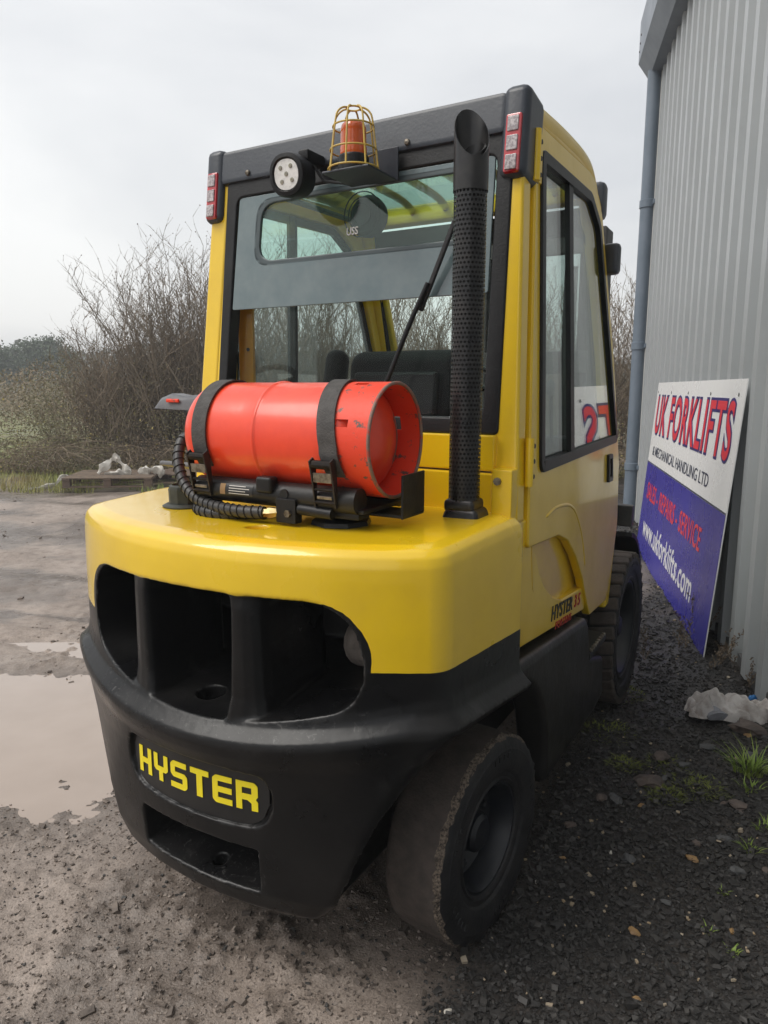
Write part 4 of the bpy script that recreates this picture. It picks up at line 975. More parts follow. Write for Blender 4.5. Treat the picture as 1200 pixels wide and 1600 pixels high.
for k in range(8):
    a = 2 * math.pi * k / 8 + 0.25; ca, sa = math.cos(a), math.sin(a)
    P = [(bx + r_ * ca, by + r_ * sa, bz + h_) for r_, h_ in ((0.068, 0.006), (0.060, 0.07), (0.052, 0.128), (0.044, 0.146), (0.030, 0.156), (0.018, 0.158))]
    b = MB(); b.tube(curve_pts(P, 4), 0.0026, 7); b.build('cage_bar', 'yellow_cage', bk, 50)
for r_, h_ in ((0.068, 0.008), (0.062, 0.055), (0.0545, 0.112), (0.018, 0.158)):
    b = MB(); b.tube([(bx + r_ * math.cos(t), by + r_ * math.sin(t), bz + h_) for t in np.linspace(0, 2 * math.pi, 29)[:-1]], 0.0024, 7, closed=True); b.build('cage_ring', 'yellow_cage', bk, 50)
lx, ly, lz = -0.118, 0.655, 2.005
LM = Matrix.Translation((lx, ly, lz)) @ Matrix.Rotation(R(3), 4, 'Z') @ Matrix.Rotation(R(6), 4, 'X') @ Matrix.Scale(1.12, 4)
def lathe_m(name, prof, M_, m, parent, seg=32, sq=1.0):
    b = MB(); b.lathe(prof, (0, 0, 0), 'Y', seg, cap=False)
    for v in b.bm.verts:
        if sq != 1.0:
            r = math.hypot(v.co.x, v.co.z)
            if r > 1e-6:
                a = math.atan2(v.co.z, v.co.x); q = (abs(math.cos(a)) ** sq + abs(math.sin(a)) ** sq) ** (-1 / sq); v.co.x = r * q * math.cos(a); v.co.z = r * q * math.sin(a)
        v.co = M_ @ v.co
    return b.build(name, m, parent, 40)
wlmp = lathe_m('work_lamp', [(0.001, 0.048), (0.038, 0.048), (0.048, 0.04), (0.051, 0.01), (0.052, -0.015), (0.049, -0.024), (0.040, -0.026), (0.036, -0.020), (0.001, -0.020)], LM, 'black_plastic', fork, 36, 2.3)
lathe_m('lamp_lens', [(0.001, -0.0225), (0.0355, -0.0225), (0.036, -0.0205)], LM, 'led_white', wlmp, 36, 2.3)
for dx, dz_ in ((-0.016, 0.016), (0.014, 0.018), (-0.014, -0.016), (0.016, -0.014), (0.0, 0.001)):
    lathe_m('led_chip', [(0.001, -0.0245), (0.005, -0.0242), (0.006, -0.022)], LM @ Matrix.Translation((dx, 0, dz_)), 'led_chip', wlmp, 10)
b = MB(); b.box((lx + 0.03, ly + 0.06, lz + 0.055), (0.035, 0.09, 0.03), 0.006); b.tube([(lx + 0.05, ly + 0.04, lz + 0.03), (lx + 0.07, ly + 0.06, lz - 0.01), (bx - 0.06, ly + 0.07, bz)], 0.004, 8); b.build('lamp_bracket', 'black_plastic', wlmp, 40)

# ---------------- gas cylinder cradle (parts of the truck)
CY, CZ, CR = 0.385, 1.304, 0.131
x0c, x1c = -0.232, 0.372
crad = MB(); crad.tube([(-0.150, 0.285, 1.172), (0.335, 0.285, 1.172)], 0.030, 24); crd = crad.build('cylinder_cradle', 'black_paint', fork, 40)
b = MB(); b.tube([(0.05, 0.475, 1.165), (0.335, 0.475, 1.165)], 0.030, 20); b.box((0.10, 0.38, 1.150), (0.50, 0.21, 0.010), 0.003); b.build('cradle_base', 'black_paint', crd, 40)
b = MB(); b.lathe([(0.075, 1.106), (0.072, 1.116), (0.05, 1.121), (0.03, 1.124), (0.03, 1.15)], (0.245, 0.345, 0), 'Z', 8); b.build('swivel_foot', 'black_plastic', crd, 20)
b = MB(); b.box((0.262, 0.30, 1.138), (0.15, 0.05, 0.016), 0.004); b.box((0.15, 0.262, 1.140), (0.058, 0.028, 0.058), 0.003); b.build('latch_block', 'black_plastic', crd, 30)
tube('latch_handle', [(0.182, 0.262, 1.146), (0.275, 0.262, 1.142)], 0.013, 'black_plastic', crd, 14)
b = MB(); b.lathe([(0.009, 0), (0.009, -0.006)], (0.158, 0.248, 1.135), 'Y', 6); b.build('bolt', 'steel_dull', crd, 30)
b = MB(); b.box((0.085, 0.262, 1.196), (0.048, 0.034, 0.040), 0.008, None, 3); b.build('cradle_clip', 'black_paint', crd, 40)
b = MB(); b.lathe([(0.012, -0.003), (0.012, 0.002)], (0.142, 0.2555, 1.178), 'Y', 16); b.build('cradle_hole', 'dark_inside', crd, 0)
# warning label on the tube
def lab(V):
    a = V[:, 1] / 0.0303 - 0.35
    return np.stack([V[:, 0], 0.285 - (0.0303 + V[:, 2]) * np.cos(a), 1.172 + (0.0303 + V[:, 2]) * np.sin(a) * 1.0], -1)
def grid_patch(name, u0, u1, v0, v1, nu, nv, fn, m, parent):
    u, v = np.meshgrid(np.linspace(u0, u1, nu), np.linspace(v0, v1, nv)); P = fn(np.stack([u.ravel(), v.ravel(), np.zeros(u.size)], -1))
    i = np.arange(u.size).reshape(nv, nu); F = np.stack([i[:-1, :-1], i[:-1, 1:], i[1:, 1:], i[1:, :-1]], -1).reshape(-1, 4)
    return obj(name, mesh_np(name, P, F, m, 60), parent)
lb = grid_patch('warning_label', -0.060, 0.045, 0.002, 0.030, 4, 8, lambda V: lab(V + np.array([0, 0, 0.0006])), 'decal_black', crd)
for k in range(4): grid_patch('label_line', -0.030, 0.035 - 0.012 * (k % 2), 0.006 + k * 0.006, 0.0078 + k * 0.006, 3, 2, lambda V: lab(V + np.array([0, 0, 0.0012])), 'label_white', crd)
grid_patch('label_band', -0.059, -0.042, 0.003, 0.029, 3, 6, lambda V: lab(V + np.array([0, 0, 0.0012])), 'stone_ochre', crd)
# end stop
b = MB(); b.box((0.408, 0.405, 1.180), (0.006, 0.13, 0.100), 0.002, ('Z', R(4))); b.box((0.33, 0.405, 1.133), (0.165, 0.10, 0.008), 0.002); b.build('end_stop', 'black_paint', crd, 30)
# straps with ratchet buckles
for xc, wv in ((-0.128, 0.046), (0.232, 0.048)):
    V = []; F = []; angs = np.linspace(R(-30), R(213), 44); slant = 0.05 if xc > 0 else 0.02
    for i, a in enumerate(angs):
        r_ = CR + (0.0035 if not (xc > 0 and i > 38) else 0.008); sh = slant * (a - R(90)) / R(120) * -1
        for q, (dx, dr) in enumerate(((-wv / 2, 0.0), (wv / 2, 0.0), (wv / 2, 0.004), (-wv / 2, 0.004))):
            V.append((xc + dx - sh * (1 if xc > 0 else 0.6), CY + (r_ + dr) * math.cos(a), CZ + (r_ + dr) * math.sin(a)))
    for i in range(43):
        for q in range(4): F.append((i * 4 + q, i * 4 + (q + 1) % 4, i * 4 + 4 + (q + 1) % 4, i * 4 + 4 + q))
    b = MB(); b.raw(V, F); stp = b.build('strap', 'strap', crd, 40)
    xb = xc + (0.030 if xc > 0 else 0.012)
    BM_ = Matrix.Translation((xb, 0.2465, 1.212)) @ Matrix.Rotation(R(8), 4, 'X')
    b = MB()
    for q in (-1, 1):
        pl = [(-0.012, 0.052), (0.004, 0.058), (0.012, 0.046), (0.010, 0.0), (0.006, -0.055), (-0.004, -0.055), (-0.006, 0.0)]
        V = [BM_ @ Vector((q * 0.028 + t, p[0], p[1])) for t in (-0.0018, 0.0018) for p in pl]; k = len(pl)
        b.raw(V, [tuple(range(k))[::-1], tuple(range(k, 2 * k))] + [(i, (i + 1) % k, k + (i + 1) % k, k + i) for i in range(k)])
        for z_, r_ in ((0.043, 0.010), (-0.014, 0.0035), (-0.044, 0.0045)): b.tube([BM_ @ Vector((-0.029, -0.001, z_)), BM_ @ Vector((0.029, -0.001, z_))], r_, 10)
    bkl = b.build('buckle', 'steel_dark', crd, 25)
    b = MB(); b.box(BM_ @ Vector((0, -0.004, 0.014)), (0.050, 0.004, 0.022), 0.001, ('X', R(8))); b.build('buckle_lever', 'steel_dull', crd, 30)
    b = MB(); b.box(BM_ @ Vector((0, -0.003, -0.032)), (0.040, 0.003, 0.007), 0.001, ('X', R(8))); b.build('buckle_bar', 'steel_dull', crd, 30)
# hose with spiral wrap
def hose(P, r, name='gas_hose'):
    Q = curve_pts(P, 14); h_ = tube(name, Q, r, 'hose', fork, 12)
    b = MB(); L_ = 0; pts = []; pv = None
    d_ = [Vector(q) for q in Q]; spiral = []
    ref = Vector((0.2, 0.1, 1)); acc = 0
    fine = [d_[i].lerp(d_[i + 1], t / 6) for i in range(len(d_) - 1) for t in range(6)]
    for i, p in enumerate(fine):
        tg = (fine[min(i + 1, len(fine) - 1)] - fine[max(i - 1, 0)]).normalized(); a = tg.cross(ref).normalized(); c = tg.cross(a)
        if i: acc += (p - fine[i - 1]).length
        ph = acc / 0.021 * 2 * math.pi; spiral.append(p + (a * math.cos(ph) + c * math.sin(ph)) * (r + 0.0006))
    b.tube(spiral, 0.0016, 5); b.build('spiral_wrap', 'dark_inside', h_, 60)
    return h_
hose([(-0.245, 0.365, 1.290), (-0.272, 0.345, 1.283), (-0.256, 0.310, 1.225), (-0.205, 0.285, 1.165), (-0.12, 0.262, 1.135), (0.00, 0.245, 1.128), (0.085, 0.250, 1.130)], 0.0150)
hose([(0.05, 0.30, 1.118), (-0.06, 0.255, 1.113), (-0.135, 0.262, 1.116), (-0.168, 0.30, 1.120), (-0.13, 0.34, 1.128)], 0.0150)
b = MB(); b.tube([(0.085, 0.250, 1.130), (0.100, 0.252, 1.131)], 0.011, 6); b.tube([(0.098, 0.252, 1.131), (0.106, 0.253, 1.132), (0.122, 0.257, 1.134)], [0.014, 0.014, 0.010], 6); b.build('hose_fitting', 'brass', fork, 20)
b = MB(); b.tube([(-0.100, 0.2565, 1.113), (-0.088, 0.255, 1.113)], 0.0145, 12); b.build('hose_tag', 'label_white', fork, 30)
# dark round cap beside the hose
gx_, gy_ = -0.262, 0.335
b = MB(); b.lathe([(0.060, 1.102), (0.062, 1.108), (0.050, 1.114)], (gx_, gy_, 0), 'Z', 24); b.lathe([(0.044, 1.112), (0.045, 1.150), (0.042, 1.160), (0.036, 1.164), (0.034, 1.158), (0.012, 1.158), (0.012, 1.166), (0.001, 1.166)], (gx_, gy_, 0), 'Z', 10, cap=False); b.build('coolant_cap', 'green_cap', fork, 25)
# valve guard hoop left of the cylinder
def guard_fn(V):
    return V
b = MB()
prof = [(-0.470, 1.370, 0.012), (-0.445, 1.392, 0.020), (-0.40, 1.405, 0.028), (-0.35, 1.398, 0.032), (-0.30, 1.402, 0.035), (-0.22, 1.405, 0.036)]
V = []; F = []
for x, z, wv in prof:
    zb_ = 1.362 - 0.02 * (x + 0.47)
    for dy, zz in ((-0.055, zb_), (-0.05, z - 0.012), (-0.03, z), (0.03, z), (0.05, z - 0.012), (0.055, zb_)): V.append((x, 0.46 + dy * (0.7 + 8 * wv) * 0.8, zz))
for i in range(len(prof) - 1):
    for k in range(6): F.append((i * 6 + k, i * 6 + (k + 1) % 6, i * 6 + 6 + (k + 1) % 6, i * 6 + 6 + k))
F += [tuple(range(6))[::-1], tuple(range(30, 36))]
b.raw(V, F); vg = b.build('valve_guard', 'grey_plastic', fork, 50)
b = MB(); b.box((-0.378, 0.4165, 1.385), (0.050, 0.007, 0.010), 0.003, None, 3); b.build('guard_window', 'red_worn', vg, 40)
box('guard_rail', (-0.345, 0.46, 1.196), (0.19, 0.10, 0.014), 'grey_plastic', fork, 0.005, ('X', R(-12)))

# ---------------- gas cylinder (a thing of its own)
gc = empty('gas_cylinder', (TX + cY * 0.05 + sY * CY, TY - sY * 0.05 + cY * CY, CZ - CR), -YAW)
tag(gc, 'red steel gas cylinder strapped lying across the back of the forklift', 'gas cylinder')
OX, OY, OZ = 0.05, CY, CZ - CR
def toc(o): o.location = (-OX, -OY, -OZ)
dome = [(CR * math.cos(t), x0c + 0.085 - 0.085 * math.sin(t)) for t in np.linspace(R(88), 0, 12)]
body = dome + [(CR, 0.0), (CR, 0.043), (CR + 0.0035, 0.046), (CR + 0.0040, 0.050), (CR + 0.0035, 0.054), (CR, 0.057), (CR, 0.27)] + [(CR * math.cos(t), 0.27 + 0.078 * math.sin(t)) for t in np.linspace(0.1, R(88), 10)]
b = MB(); b.lathe(body, (0, CY, CZ), 'X', 72); cb = b.build('cylinder_body', 'red_paint', gc, 50); toc(cb)
# foot ring: wall with slots, flattened side
def ring_pt(a, r):
    return r
V = []; F = []; segs = 96; cols = [0.262, 0.285, 0.300, 0.318, 0.335, x1c]
def slot(k, j):
    a = (k + 0.5) / segs * 360
    return (1 <= j <= 2) and any(lo <= a <= hi for lo, hi in ((156, 164), (103, 107), (8, 24)))
for side_ in (0, 1):
    r_ = CR + 0.0015 if side_ == 0 else CR - 0.0025
    for x in cols:
        for k in range(segs):
            a = 2 * math.pi * k / segs
            V.append((x, CY + r_ * math.cos(a), CZ + r_ * math.sin(a)))
nc = len(cols)
def vi(s_, j, k): return s_ * nc * segs + j * segs + k % segs
for j in range(nc - 1):
    for k in range(segs):
        if slot(k, j): continue
        F.append((vi(0, j, k), vi(0, j, k + 1), vi(0, j + 1, k + 1), vi(0, j + 1, k))); F.append((vi(1, j, k), vi(1, j + 1, k), vi(1, j + 1, k + 1), vi(1, j, k + 1)))
        for dk, kk in ((-1, k), (1, k + 1)):
            if slot((k + dk) % segs, j): F.append((vi(0, j, kk), vi(0, j + 1, kk), vi(1, j + 1, kk), vi(1, j, kk)))
        for dj, jj in ((-1, j), (1, j + 1)):
            if 0 <= j + dj < nc - 1 and slot(k, j + dj): F.append((vi(0, jj, k), vi(0, jj, k + 1), vi(1, jj, k + 1), vi(1, jj, k)))
for k in range(segs): F.append((vi(0, nc - 1, k), vi(0, nc - 1, k + 1), vi(1, nc - 1, k + 1), vi(1, nc - 1, k)))
b = MB(); b.raw(V, F); fr_ = b.build('foot_ring', 'red_worn', gc, 30); toc(fr_)
b = MB(); b.tube([(x1c + 0.001, CY + (CR - 0.001) * math.cos(t), CZ + (CR - 0.001) * math.sin(t)) for t in np.linspace(0, 2 * math.pi, 73)[:-1]], 0.0042, 8, closed=True); rr_ = b.build('ring_rim', 'rim_worn', fr_, 60)
# embossed strip on the base dome
def dome_fn(V):
    rad = 0.078 + V[:, 1]; a = R(5) + V[:, 0] / 0.085
    x = 0.27 + 0.078 * np.sqrt(np.maximum(0, 1 - (rad / CR) ** 2)) + 0.0008 + V[:, 2]
    return np.stack([x, CY + rad * np.cos(a), CZ + rad * np.sin(a)], -1)
lbp = grid_patch('base_label', -0.075, 0.055, -0.013, 0.013, 16, 3, dome_fn, 'rim_worn', fr_)
b = MB(); b.tube([(x0c - 0.002, CY, CZ), (x0c - 0.030, CY, CZ)], [0.028, 0.020], 16); b.tube([(x0c - 0.028, CY, CZ), (x0c - 0.055, CY, CZ)], 0.013, 10); vv = b.build('valve', 'brass', gc, 40); toc(vv)

# the cab and everything mounted behind it stand slightly askew of the casting: the left side sits further forward
def askew(o):
    if o.name.split('.')[0] in ('counterweight', 'steer_wheel', 'drive_wheel', 'sill_panel', 'steer_axle', 'axle_housing', 'chassis_frame', 'front_axle', 'exhaust_guard', 'exhaust_outlet', 'exhaust_base'): return
    if o.type == 'MESH': remap(o.data, lambda V: np.stack([V[:, 0], V[:, 1] + SKEW * (0.5 - V[:, 0]), V[:, 2]], -1))
    for c in o.children: askew(c)
for r_ in (fork, gc):
    for c in list(r_.children): askew(c)

# ================================================================== WAREHOUSE (local x along the wall, local y out of the wall)
gh = lambda x, y: float(ground_h(np.array([x]), np.array([y]))[0])
wh = empty('warehouse', wl(0, 1.04), math.atan2(UY, UX))
tag(wh, 'grey corrugated metal warehouse with blue grey eaves gutter and downpipe', 'building')
W0, W1 = -5.0, 8.0
prof = [(0.0, 0.0), (0.028, 0.0), (0.040, 0.005), (0.052, 0.005), (0.064, 0.0), (0.092, 0.0), (0.110, 0.052), (0.188, 0.052), (0.207, 0.0), (0.25, 0.0)]
P = []
for r_ in range(4): P += [(r_ * 0.25 + a, b) for a, b in prof[:-1]]
P.append((1.0, 0.0)); P[0] = (0.003, 0.0015)
V = [(x, y, z) for z in (0.06, 1.2, 2.4, 4.62) for x, y in P]; k = len(P); F = [(l * k + i, l * k + i + 1, (l + 1) * k + i + 1, (l + 1) * k + i) for l in range(3) for i in range(k - 1)]
sheet = mesh_np('cladding_sheet', V, F, 'cladding', None)
scr = MB()
for z in (0.35, 1.75, 3.2, 4.2):
    for r_ in range(4): scr.lathe([(0.009, 0.0), (0.009, 0.005), (0.004, 0.008)], (r_ * 0.25 + 0.222, 0.001, z), 'Y', 8)
me_s = bpy.data.meshes.new('sheet_screws'); bmesh.ops.recalc_face_normals(scr.bm, faces=list(scr.bm.faces)); scr.bm.to_mesh(me_s); scr.bm.free(); finish(me_s, 'pipe_grey', 0)
for i in range(int(W1 - W0)):
    o = obj('cladding_sheet', sheet, wh, (W0 + i, 0, 0)); q = obj('sheet_screws', me_s, o); q['kind'] = 'stuff'
box('building_core', ((W0 + W1) / 2, -3.06, 2.32), (W1 - W0 - 0.02, 6.0, 4.64), 'cladding', wh, 0.0, smooth=0)
box('plinth', ((W0 + W1) / 2, 0.004, 0.03), (W1 - W0, 0.05, 0.16), 'stone_grey', wh, 0.004, smooth=0)
box('corner_trim', (W1 + 0.035, -0.03, 2.28), (0.07, 0.16, 4.45), 'cladding_trim', wh, 0.004, smooth=0)
b = MB(); pr = [(-0.10, 4.40), (0.14, 4.42), (0.245, 4.57), (0.245, 4.95), (-0.10, 5.0)]; e0, e1 = W0 - 0.2, 8.24
V = [(x, y, z) for x in (e0, e1) for y, z in pr]; b.raw(V, [tuple(range(5))[::-1], tuple(range(5, 10))] + [(i, (i + 1) % 5, 5 + (i + 1) % 5, 5 + i) for i in range(5)])
gut = b.build('eaves_gutter', 'gutter', wh, 0)
box('gutter_joint', (5.1, 0.2465, 4.76), (0.05, 0.006, 0.39), 'pipe_grey', gut, 0.002, smooth=0)
for dx, dz_ in ((-0.06, 4.66), (-0.10, 4.72), (-0.14, 4.78)):
    b = MB(); b.lathe([(0.012, 0.0), (0.008, 0.006)], (8.24 + dx, 0.245, dz_), 'Y', 8); b.build('rivet', 'steel_dark', gut, 0)
b = MB(); b.lathe([(0.07, -0.05), (0.07, 4.44)], (8.07, 0.10, 0), 'Z', 28, cap=False); dp = b.build('downpipe', 'pipe_grey', wh, 50)
for z in (3.22, 1.85, 0.62):
    b = MB(); b.lathe([(0.071, z - 0.04), (0.079, z - 0.035), (0.079, z + 0.035), (0.071, z + 0.04)], (8.07, 0.10, 0), 'Z', 28); b.box((7.97, 0.05, z), (0.10, 0.03, 0.04), 0.004); b.build('pipe_bracket', 'pipe_grey', dp, 40)

# ================================================================== SIGN leaning on the wall
sr = wl(5.38, 0.873); sgn = empty('sign_board', (sr[0], sr[1], 0.0))
tag(sgn, 'large white and blue UK FORKLIFTS sign board leaning against the metal wall', 'sign')
SL, SH = 2.87, 1.475
def sg(V, w=0.0):
    s_, t = V[:, 0], V[:, 1]; al = 6.815 - s_; nn = 0.868 + 0.106 * t / SH - V[:, 2] - w; z = 0.004 + t * 0.9965
    return np.stack([al * UX + nn * NX - sr[0], al * UY + nn * NY - sr[1], z], -1)
plate('board', [(0, 0.0), (0.5, 0.012), (1.2, -0.003), (2.0, 0.010), (2.45, 0.03), (SL, 0.0), (SL, SH), (0, SH)], [], 0.006, lambda V: sg(V, -0.003), 'sign_white', sgn, bev=0.0, smooth=0)
plate('blue_panel', [(0.002, 0.004), (0.5, 0.015), (1.2, 0.0), (2.0, 0.013), (2.45, 0.033), (SL - 0.002, 0.004), (SL - 0.002, 0.790), (0.002, 0.790)], [], 0.0014, lambda V: sg(V, 0.0012), 'sign_blue', sgn, bev=0.0, smooth=0)
plate('dividing_line', [(0.002, 0.792), (SL - 0.002, 0.792), (SL - 0.002, 0.802), (0.002, 0.802)], [], 0.0014, lambda V: sg(V, 0.0012), 'sign_ink', sgn, bev=0.0, smooth=0)
def st_(s0, t0, w=0.0018): return lambda V: sg(V + np.array([s0, t0, 0]), w)
text('lettering', 'UK FORKLIFTS', st_(0.115, 1.035), 'sign_navy', sgn, width=2.64, height=0.345, bold=0.050, extrude=0.0006, spacing=1.12)
text('lettering', 'UK FORKLIFTS', st_(0.130, 1.051, 0.0034), 'sign_red', sgn, width=2.61, height=0.313, bold=0.012, extrude=0.0006, spacing=1.15)
text('lettering', '& MECHANICAL HANDLING LTD', st_(0.20, 0.868), 'sign_ink', sgn, width=2.18, height=0.078, bold=0.003, extrude=0.0006)
text('lettering', 'SALES - REPAIRS - SERVICE', st_(0.22, 0.500, 0.0034), 'sign_red', sgn, width=2.20, height=0.140, bold=0.010, extrude=0.0006, spacing=1.08)
text('lettering', 'www.ukforklifts.com', st_(0.26, 0.185, 0.0034), 'sign_white', sgn, width=2.12, height=0.175, bold=0.012, extrude=0.0006, spacing=1.06)
for s_ in (0.06, 0.72, 1.40, 2.10, 2.75):
    plate('fixing_hole', [(s_ - 0.012, SH - 0.085), (s_ + 0.010, SH - 0.09), (s_ + 0.014, SH - 0.075), (s_ - 0.006, SH - 0.068)], [], 0.001, lambda V: sg(V, 0.0014), 'stone_grey', sgn, bev=0.0, smooth=0)

# ================================================================== loose stones, gravel, clods
def chips(cx, cy, cz, size, flat=0.6, jit=0.32):
    n = len(cx); base = np.array([(x, y, z) for z in (-1, 1) for y in (-1, 1) for x in (-1, 1)], float)
    V = base[None] * (1 + rng.uniform(-jit, jit, (n, 8, 3)))
    sc = np.stack([rng.uniform(0.7, 1.3, n), rng.uniform(0.5, 1.0, n), np.full(n, flat) * rng.uniform(0.6, 1.1, n)], -1)
    V = V * sc[:, None, :] * size[:, None, None] * 0.5
    a = rng.uniform(0, 2 * np.pi, n); t = rng.normal(0, 0.35, n); ca, sa, ct, st2 = np.cos(a), np.sin(a), np.cos(t), np.sin(t)
    x, y, z = V[..., 0], V[..., 1], V[..., 2]
    y, z = y * ct[:, None] - z * st2[:, None], y * st2[:, None] + z * ct[:, None]
    x, y = x * ca[:, None] - y * sa[:, None], x * sa[:, None] + y * ca[:, None]
    V = np.stack([x + cx[:, None], y + cy[:, None], z + cz[:, None]], -1).reshape(-1, 3)
    q = np.array([(0, 2, 3, 1), (4, 5, 7, 6), (0, 1, 5, 4), (2, 6, 7, 3), (0, 4, 6, 2), (1, 3, 7, 5)])
    F = (np.arange(n)[:, None, None] * 8 + q[None]).reshape(-1, 4)
    return V, F
def scatter(n, x0, x1, y0, y1, power=2.0, dref=1.6):
    x = rng.uniform(x0, x1, n); y = rng.uniform(y0, y1, n); keep = rng.uniform(0, 1, n) < np.minimum(1, (dref / np.hypot(x, y)) ** power)
    return x[keep], y[keep]
x, y = scatter(420000, -0.5, 2.6, 1.25, 8.0, 2.0, 1.9)
g = gravel_mask(x, y); nn = x * NX + y * NY
k = (rng.uniform(0, 1, len(x)) < g ** 1.5) & (g > 0.4) & (nn < 1.0); x, y = x[k], y[k]
d = np.hypot(x, y); sz = rng.gamma(2.2, 0.0023, len(x)).clip(0.003, 0.020) * (0.85 + 0.13 * d) * (0.5 + 0.5 * sstep(0.4, 1.0, gravel_mask(x, y)))
V, F = chips(x, y, ground_h(x, y) + sz * 0.14, sz, 0.75, 0.55)
tag(obj('gravel', mesh_np('gravel', V, F, 'chip_dark', None)), 'dark crushed asphalt gravel between the forklift and the metal wall', 'gravel', kind='stuff')
for nm, mt, cnt, s0 in (('grey_gravel', 'chip_grey', 2400, 0.0085), ('pale_gravel', 'chip_pale', 620, 0.0062)):
    x, y = scatter(cnt * 5, -0.5, 2.6, 1.25, 8.0, 1.6, 1.9); g = gravel_mask(x, y); nn = x * NX + y * NY
    k = (rng.uniform(0, 1, len(x)) < g) & (g > 0.5) & (nn < 1.0); x, y = x[k][:cnt], y[k][:cnt]; sz = rng.gamma(4.0, s0 / 4, len(x)).clip(0.003, 0.017)
    V, F = chips(x, y, ground_h(x, y) + sz * 0.3 + 0.003, sz)
    tag(obj(nm, mesh_np(nm, V, F, mt, None)), {'grey_gravel': 'grey chippings scattered through the dark gravel', 'pale_gravel': 'tiny pale and ochre chippings sprinkled on the dark gravel'}[nm], 'gravel', kind='stuff')
x, y = scatter(42000, -6.0, 1.0, 1.25, 10.0, 1.7, 1.8); g = gravel_mask(x, y)
k = (rng.uniform(0, 1, len(x)) > g) & (fbm(x * 2.1, y * 2.1, 4, 61) > 0.47) & (ground_h(x, y) > -0.02); x, y = x[k], y[k]
sz = rng.gamma(1.6, 0.0036, len(x)).clip(0.002, 0.03) * (0.8 + 0.15 * np.hypot(x, y))
V, F = chips(x, y, ground_h(x, y) + sz * 0.05, sz, 0.55)
tag(obj('mud_clods', mesh_np('mud_clods', V, F, 'clod', None)), 'small brown mud clods strewn over the wet dirt yard', 'mud', kind='stuff')

x = rng.uniform(-1.6, 0.9, 90000); y = rng.uniform(1.3, 4.2, 90000); k = (rng.uniform(0, 1, len(x)) < np.minimum(1, (1.7 / np.hypot(x, y)) ** 2)) & (gravel_mask(x, y) < 0.6) & (ground_h(x, y) > -0.017); x, y = x[k], y[k]
for nm, mt, sl_, lb_ in (('mud_grit', 'clod', slice(0, None, 3), 'fine brown grit pressed into the wet mud'), ('dark_grit', 'chip_grey', slice(1, None, 12), 'fine dark grit pressed into the wet mud'), ('light_grit', 'grit_light', slice(3, None, 4), 'fine light grit pressed into the wet mud')):
    xx, yy_ = x[sl_], y[sl_]; sz = rng.gamma(2.2, 0.0016, len(xx)).clip(0.0015, 0.010); V, F = chips(xx, yy_, ground_h(xx, yy_) + sz * 0.1, sz, 0.8, 0.4)
    tag(obj(nm, mesh_np(nm, V, F, mt, None)), lb_, 'grit', kind='stuff')
def stone_mesh(seed, dims):
    b = bmesh.new(); bmesh.ops.create_icosphere(b, subdivisions=2, radius=0.5); r_ = random.Random(seed); o = Vector((r_.random() * 9, r_.random() * 9, r_.random() * 9))
    for v in b.verts:
        nrm = mnoise.noise(v.co * 2.4 + o) * 0.55 + mnoise.noise(v.co * 6 + o) * 0.22; c = v.co * (1 + nrm); c.z = max(c.z, -0.30)
        v.co = Vector((c.x * dims[0], c.y * dims[1], c.z * dims[2]))
    me = bpy.data.meshes.new('stone'); b.to_mesh(me); b.free(); return me
ST = [(0.813, 2.379, .052, 'stone_grey'), (0.766, 2.387, .045, 'stone_brown'), (0.976, 2.499, .085, 'stone_brown'), (1.084, 2.684, .075, 'stone_brown'), (1.035, 2.517, .045, 'stone_grey'), (1.088, 2.151, .042, 'stone_grey'),
      (1.221, 2.337, .055, 'stone_brown'), (1.186, 2.357, .030, 'stone_brown'), (0.753, 2.052, .045, 'stone_grey'), (0.948, 2.053, .036, 'stone_ochre'), (1.488, 2.819, .05, 'stone_ochre'), (1.056, 1.996, .045, 'stone_grey'),
      (0.892, 2.343, .026, 'stone_ochre'), (0.666, 1.74, .030, 'stone_ochre'), (0.602, 1.53, .018, 'stone_ochre'), (0.708, 2.08, .016, 'stone_white'), (0.793, 1.856, .030, 'stone_grey'), (0.998, 2.137, .028, 'stone_brown'),
      (1.143, 1.99, .028, 'stone_brown'), (1.154, 2.62, .04, 'stone_grey'), (1.50, 2.84, .11, 'stone_brown'), (0.619, 2.221, .042, 'stone_brown'), (0.555, 2.06, .020, 'stone_ochre'), (0.152, 1.492, .016, 'stone_white'),
      (1.30, 2.75, .05, 'stone_grey'), (1.40, 2.62, .06, 'stone_grey'), (1.36, 2.35, .07, 'stone_grey'), (0.45, 1.95, .014, 'stone_white'), (0.93, 1.75, .022, 'stone_ochre'), (1.0, 3.6, .05, 'stone_grey')]
SLAB = {'stone_grey': 'grey stone lying loose on the dark gravel', 'stone_brown': 'brown stone lying loose on the dark gravel', 'stone_ochre': 'small ochre stone lying loose on the dark gravel', 'stone_white': 'tiny whitish stone lying loose on the gravel'}
for i, (sx, sy, ss, sm) in enumerate(ST):
    r_ = random.Random(i); me = stone_mesh(i, (ss * (1 + 0.3 * r_.random()), ss * (0.6 + 0.3 * r_.random()), ss * (0.35 + 0.25 * r_.random()))); finish(me, sm, 12)
    o = obj('stone', me, None, (sx, sy, gh(sx, sy) + ss * 0.12)); o.rotation_euler = (0, 0, r_.random() * 6.28)
    if ss > 0.1: tag(o, 'large brown mud covered lump below the white rag', 'stone')
    else: tag(o, SLAB[sm], 'stone', 'loose %s stones' % sm.split('_')[1])

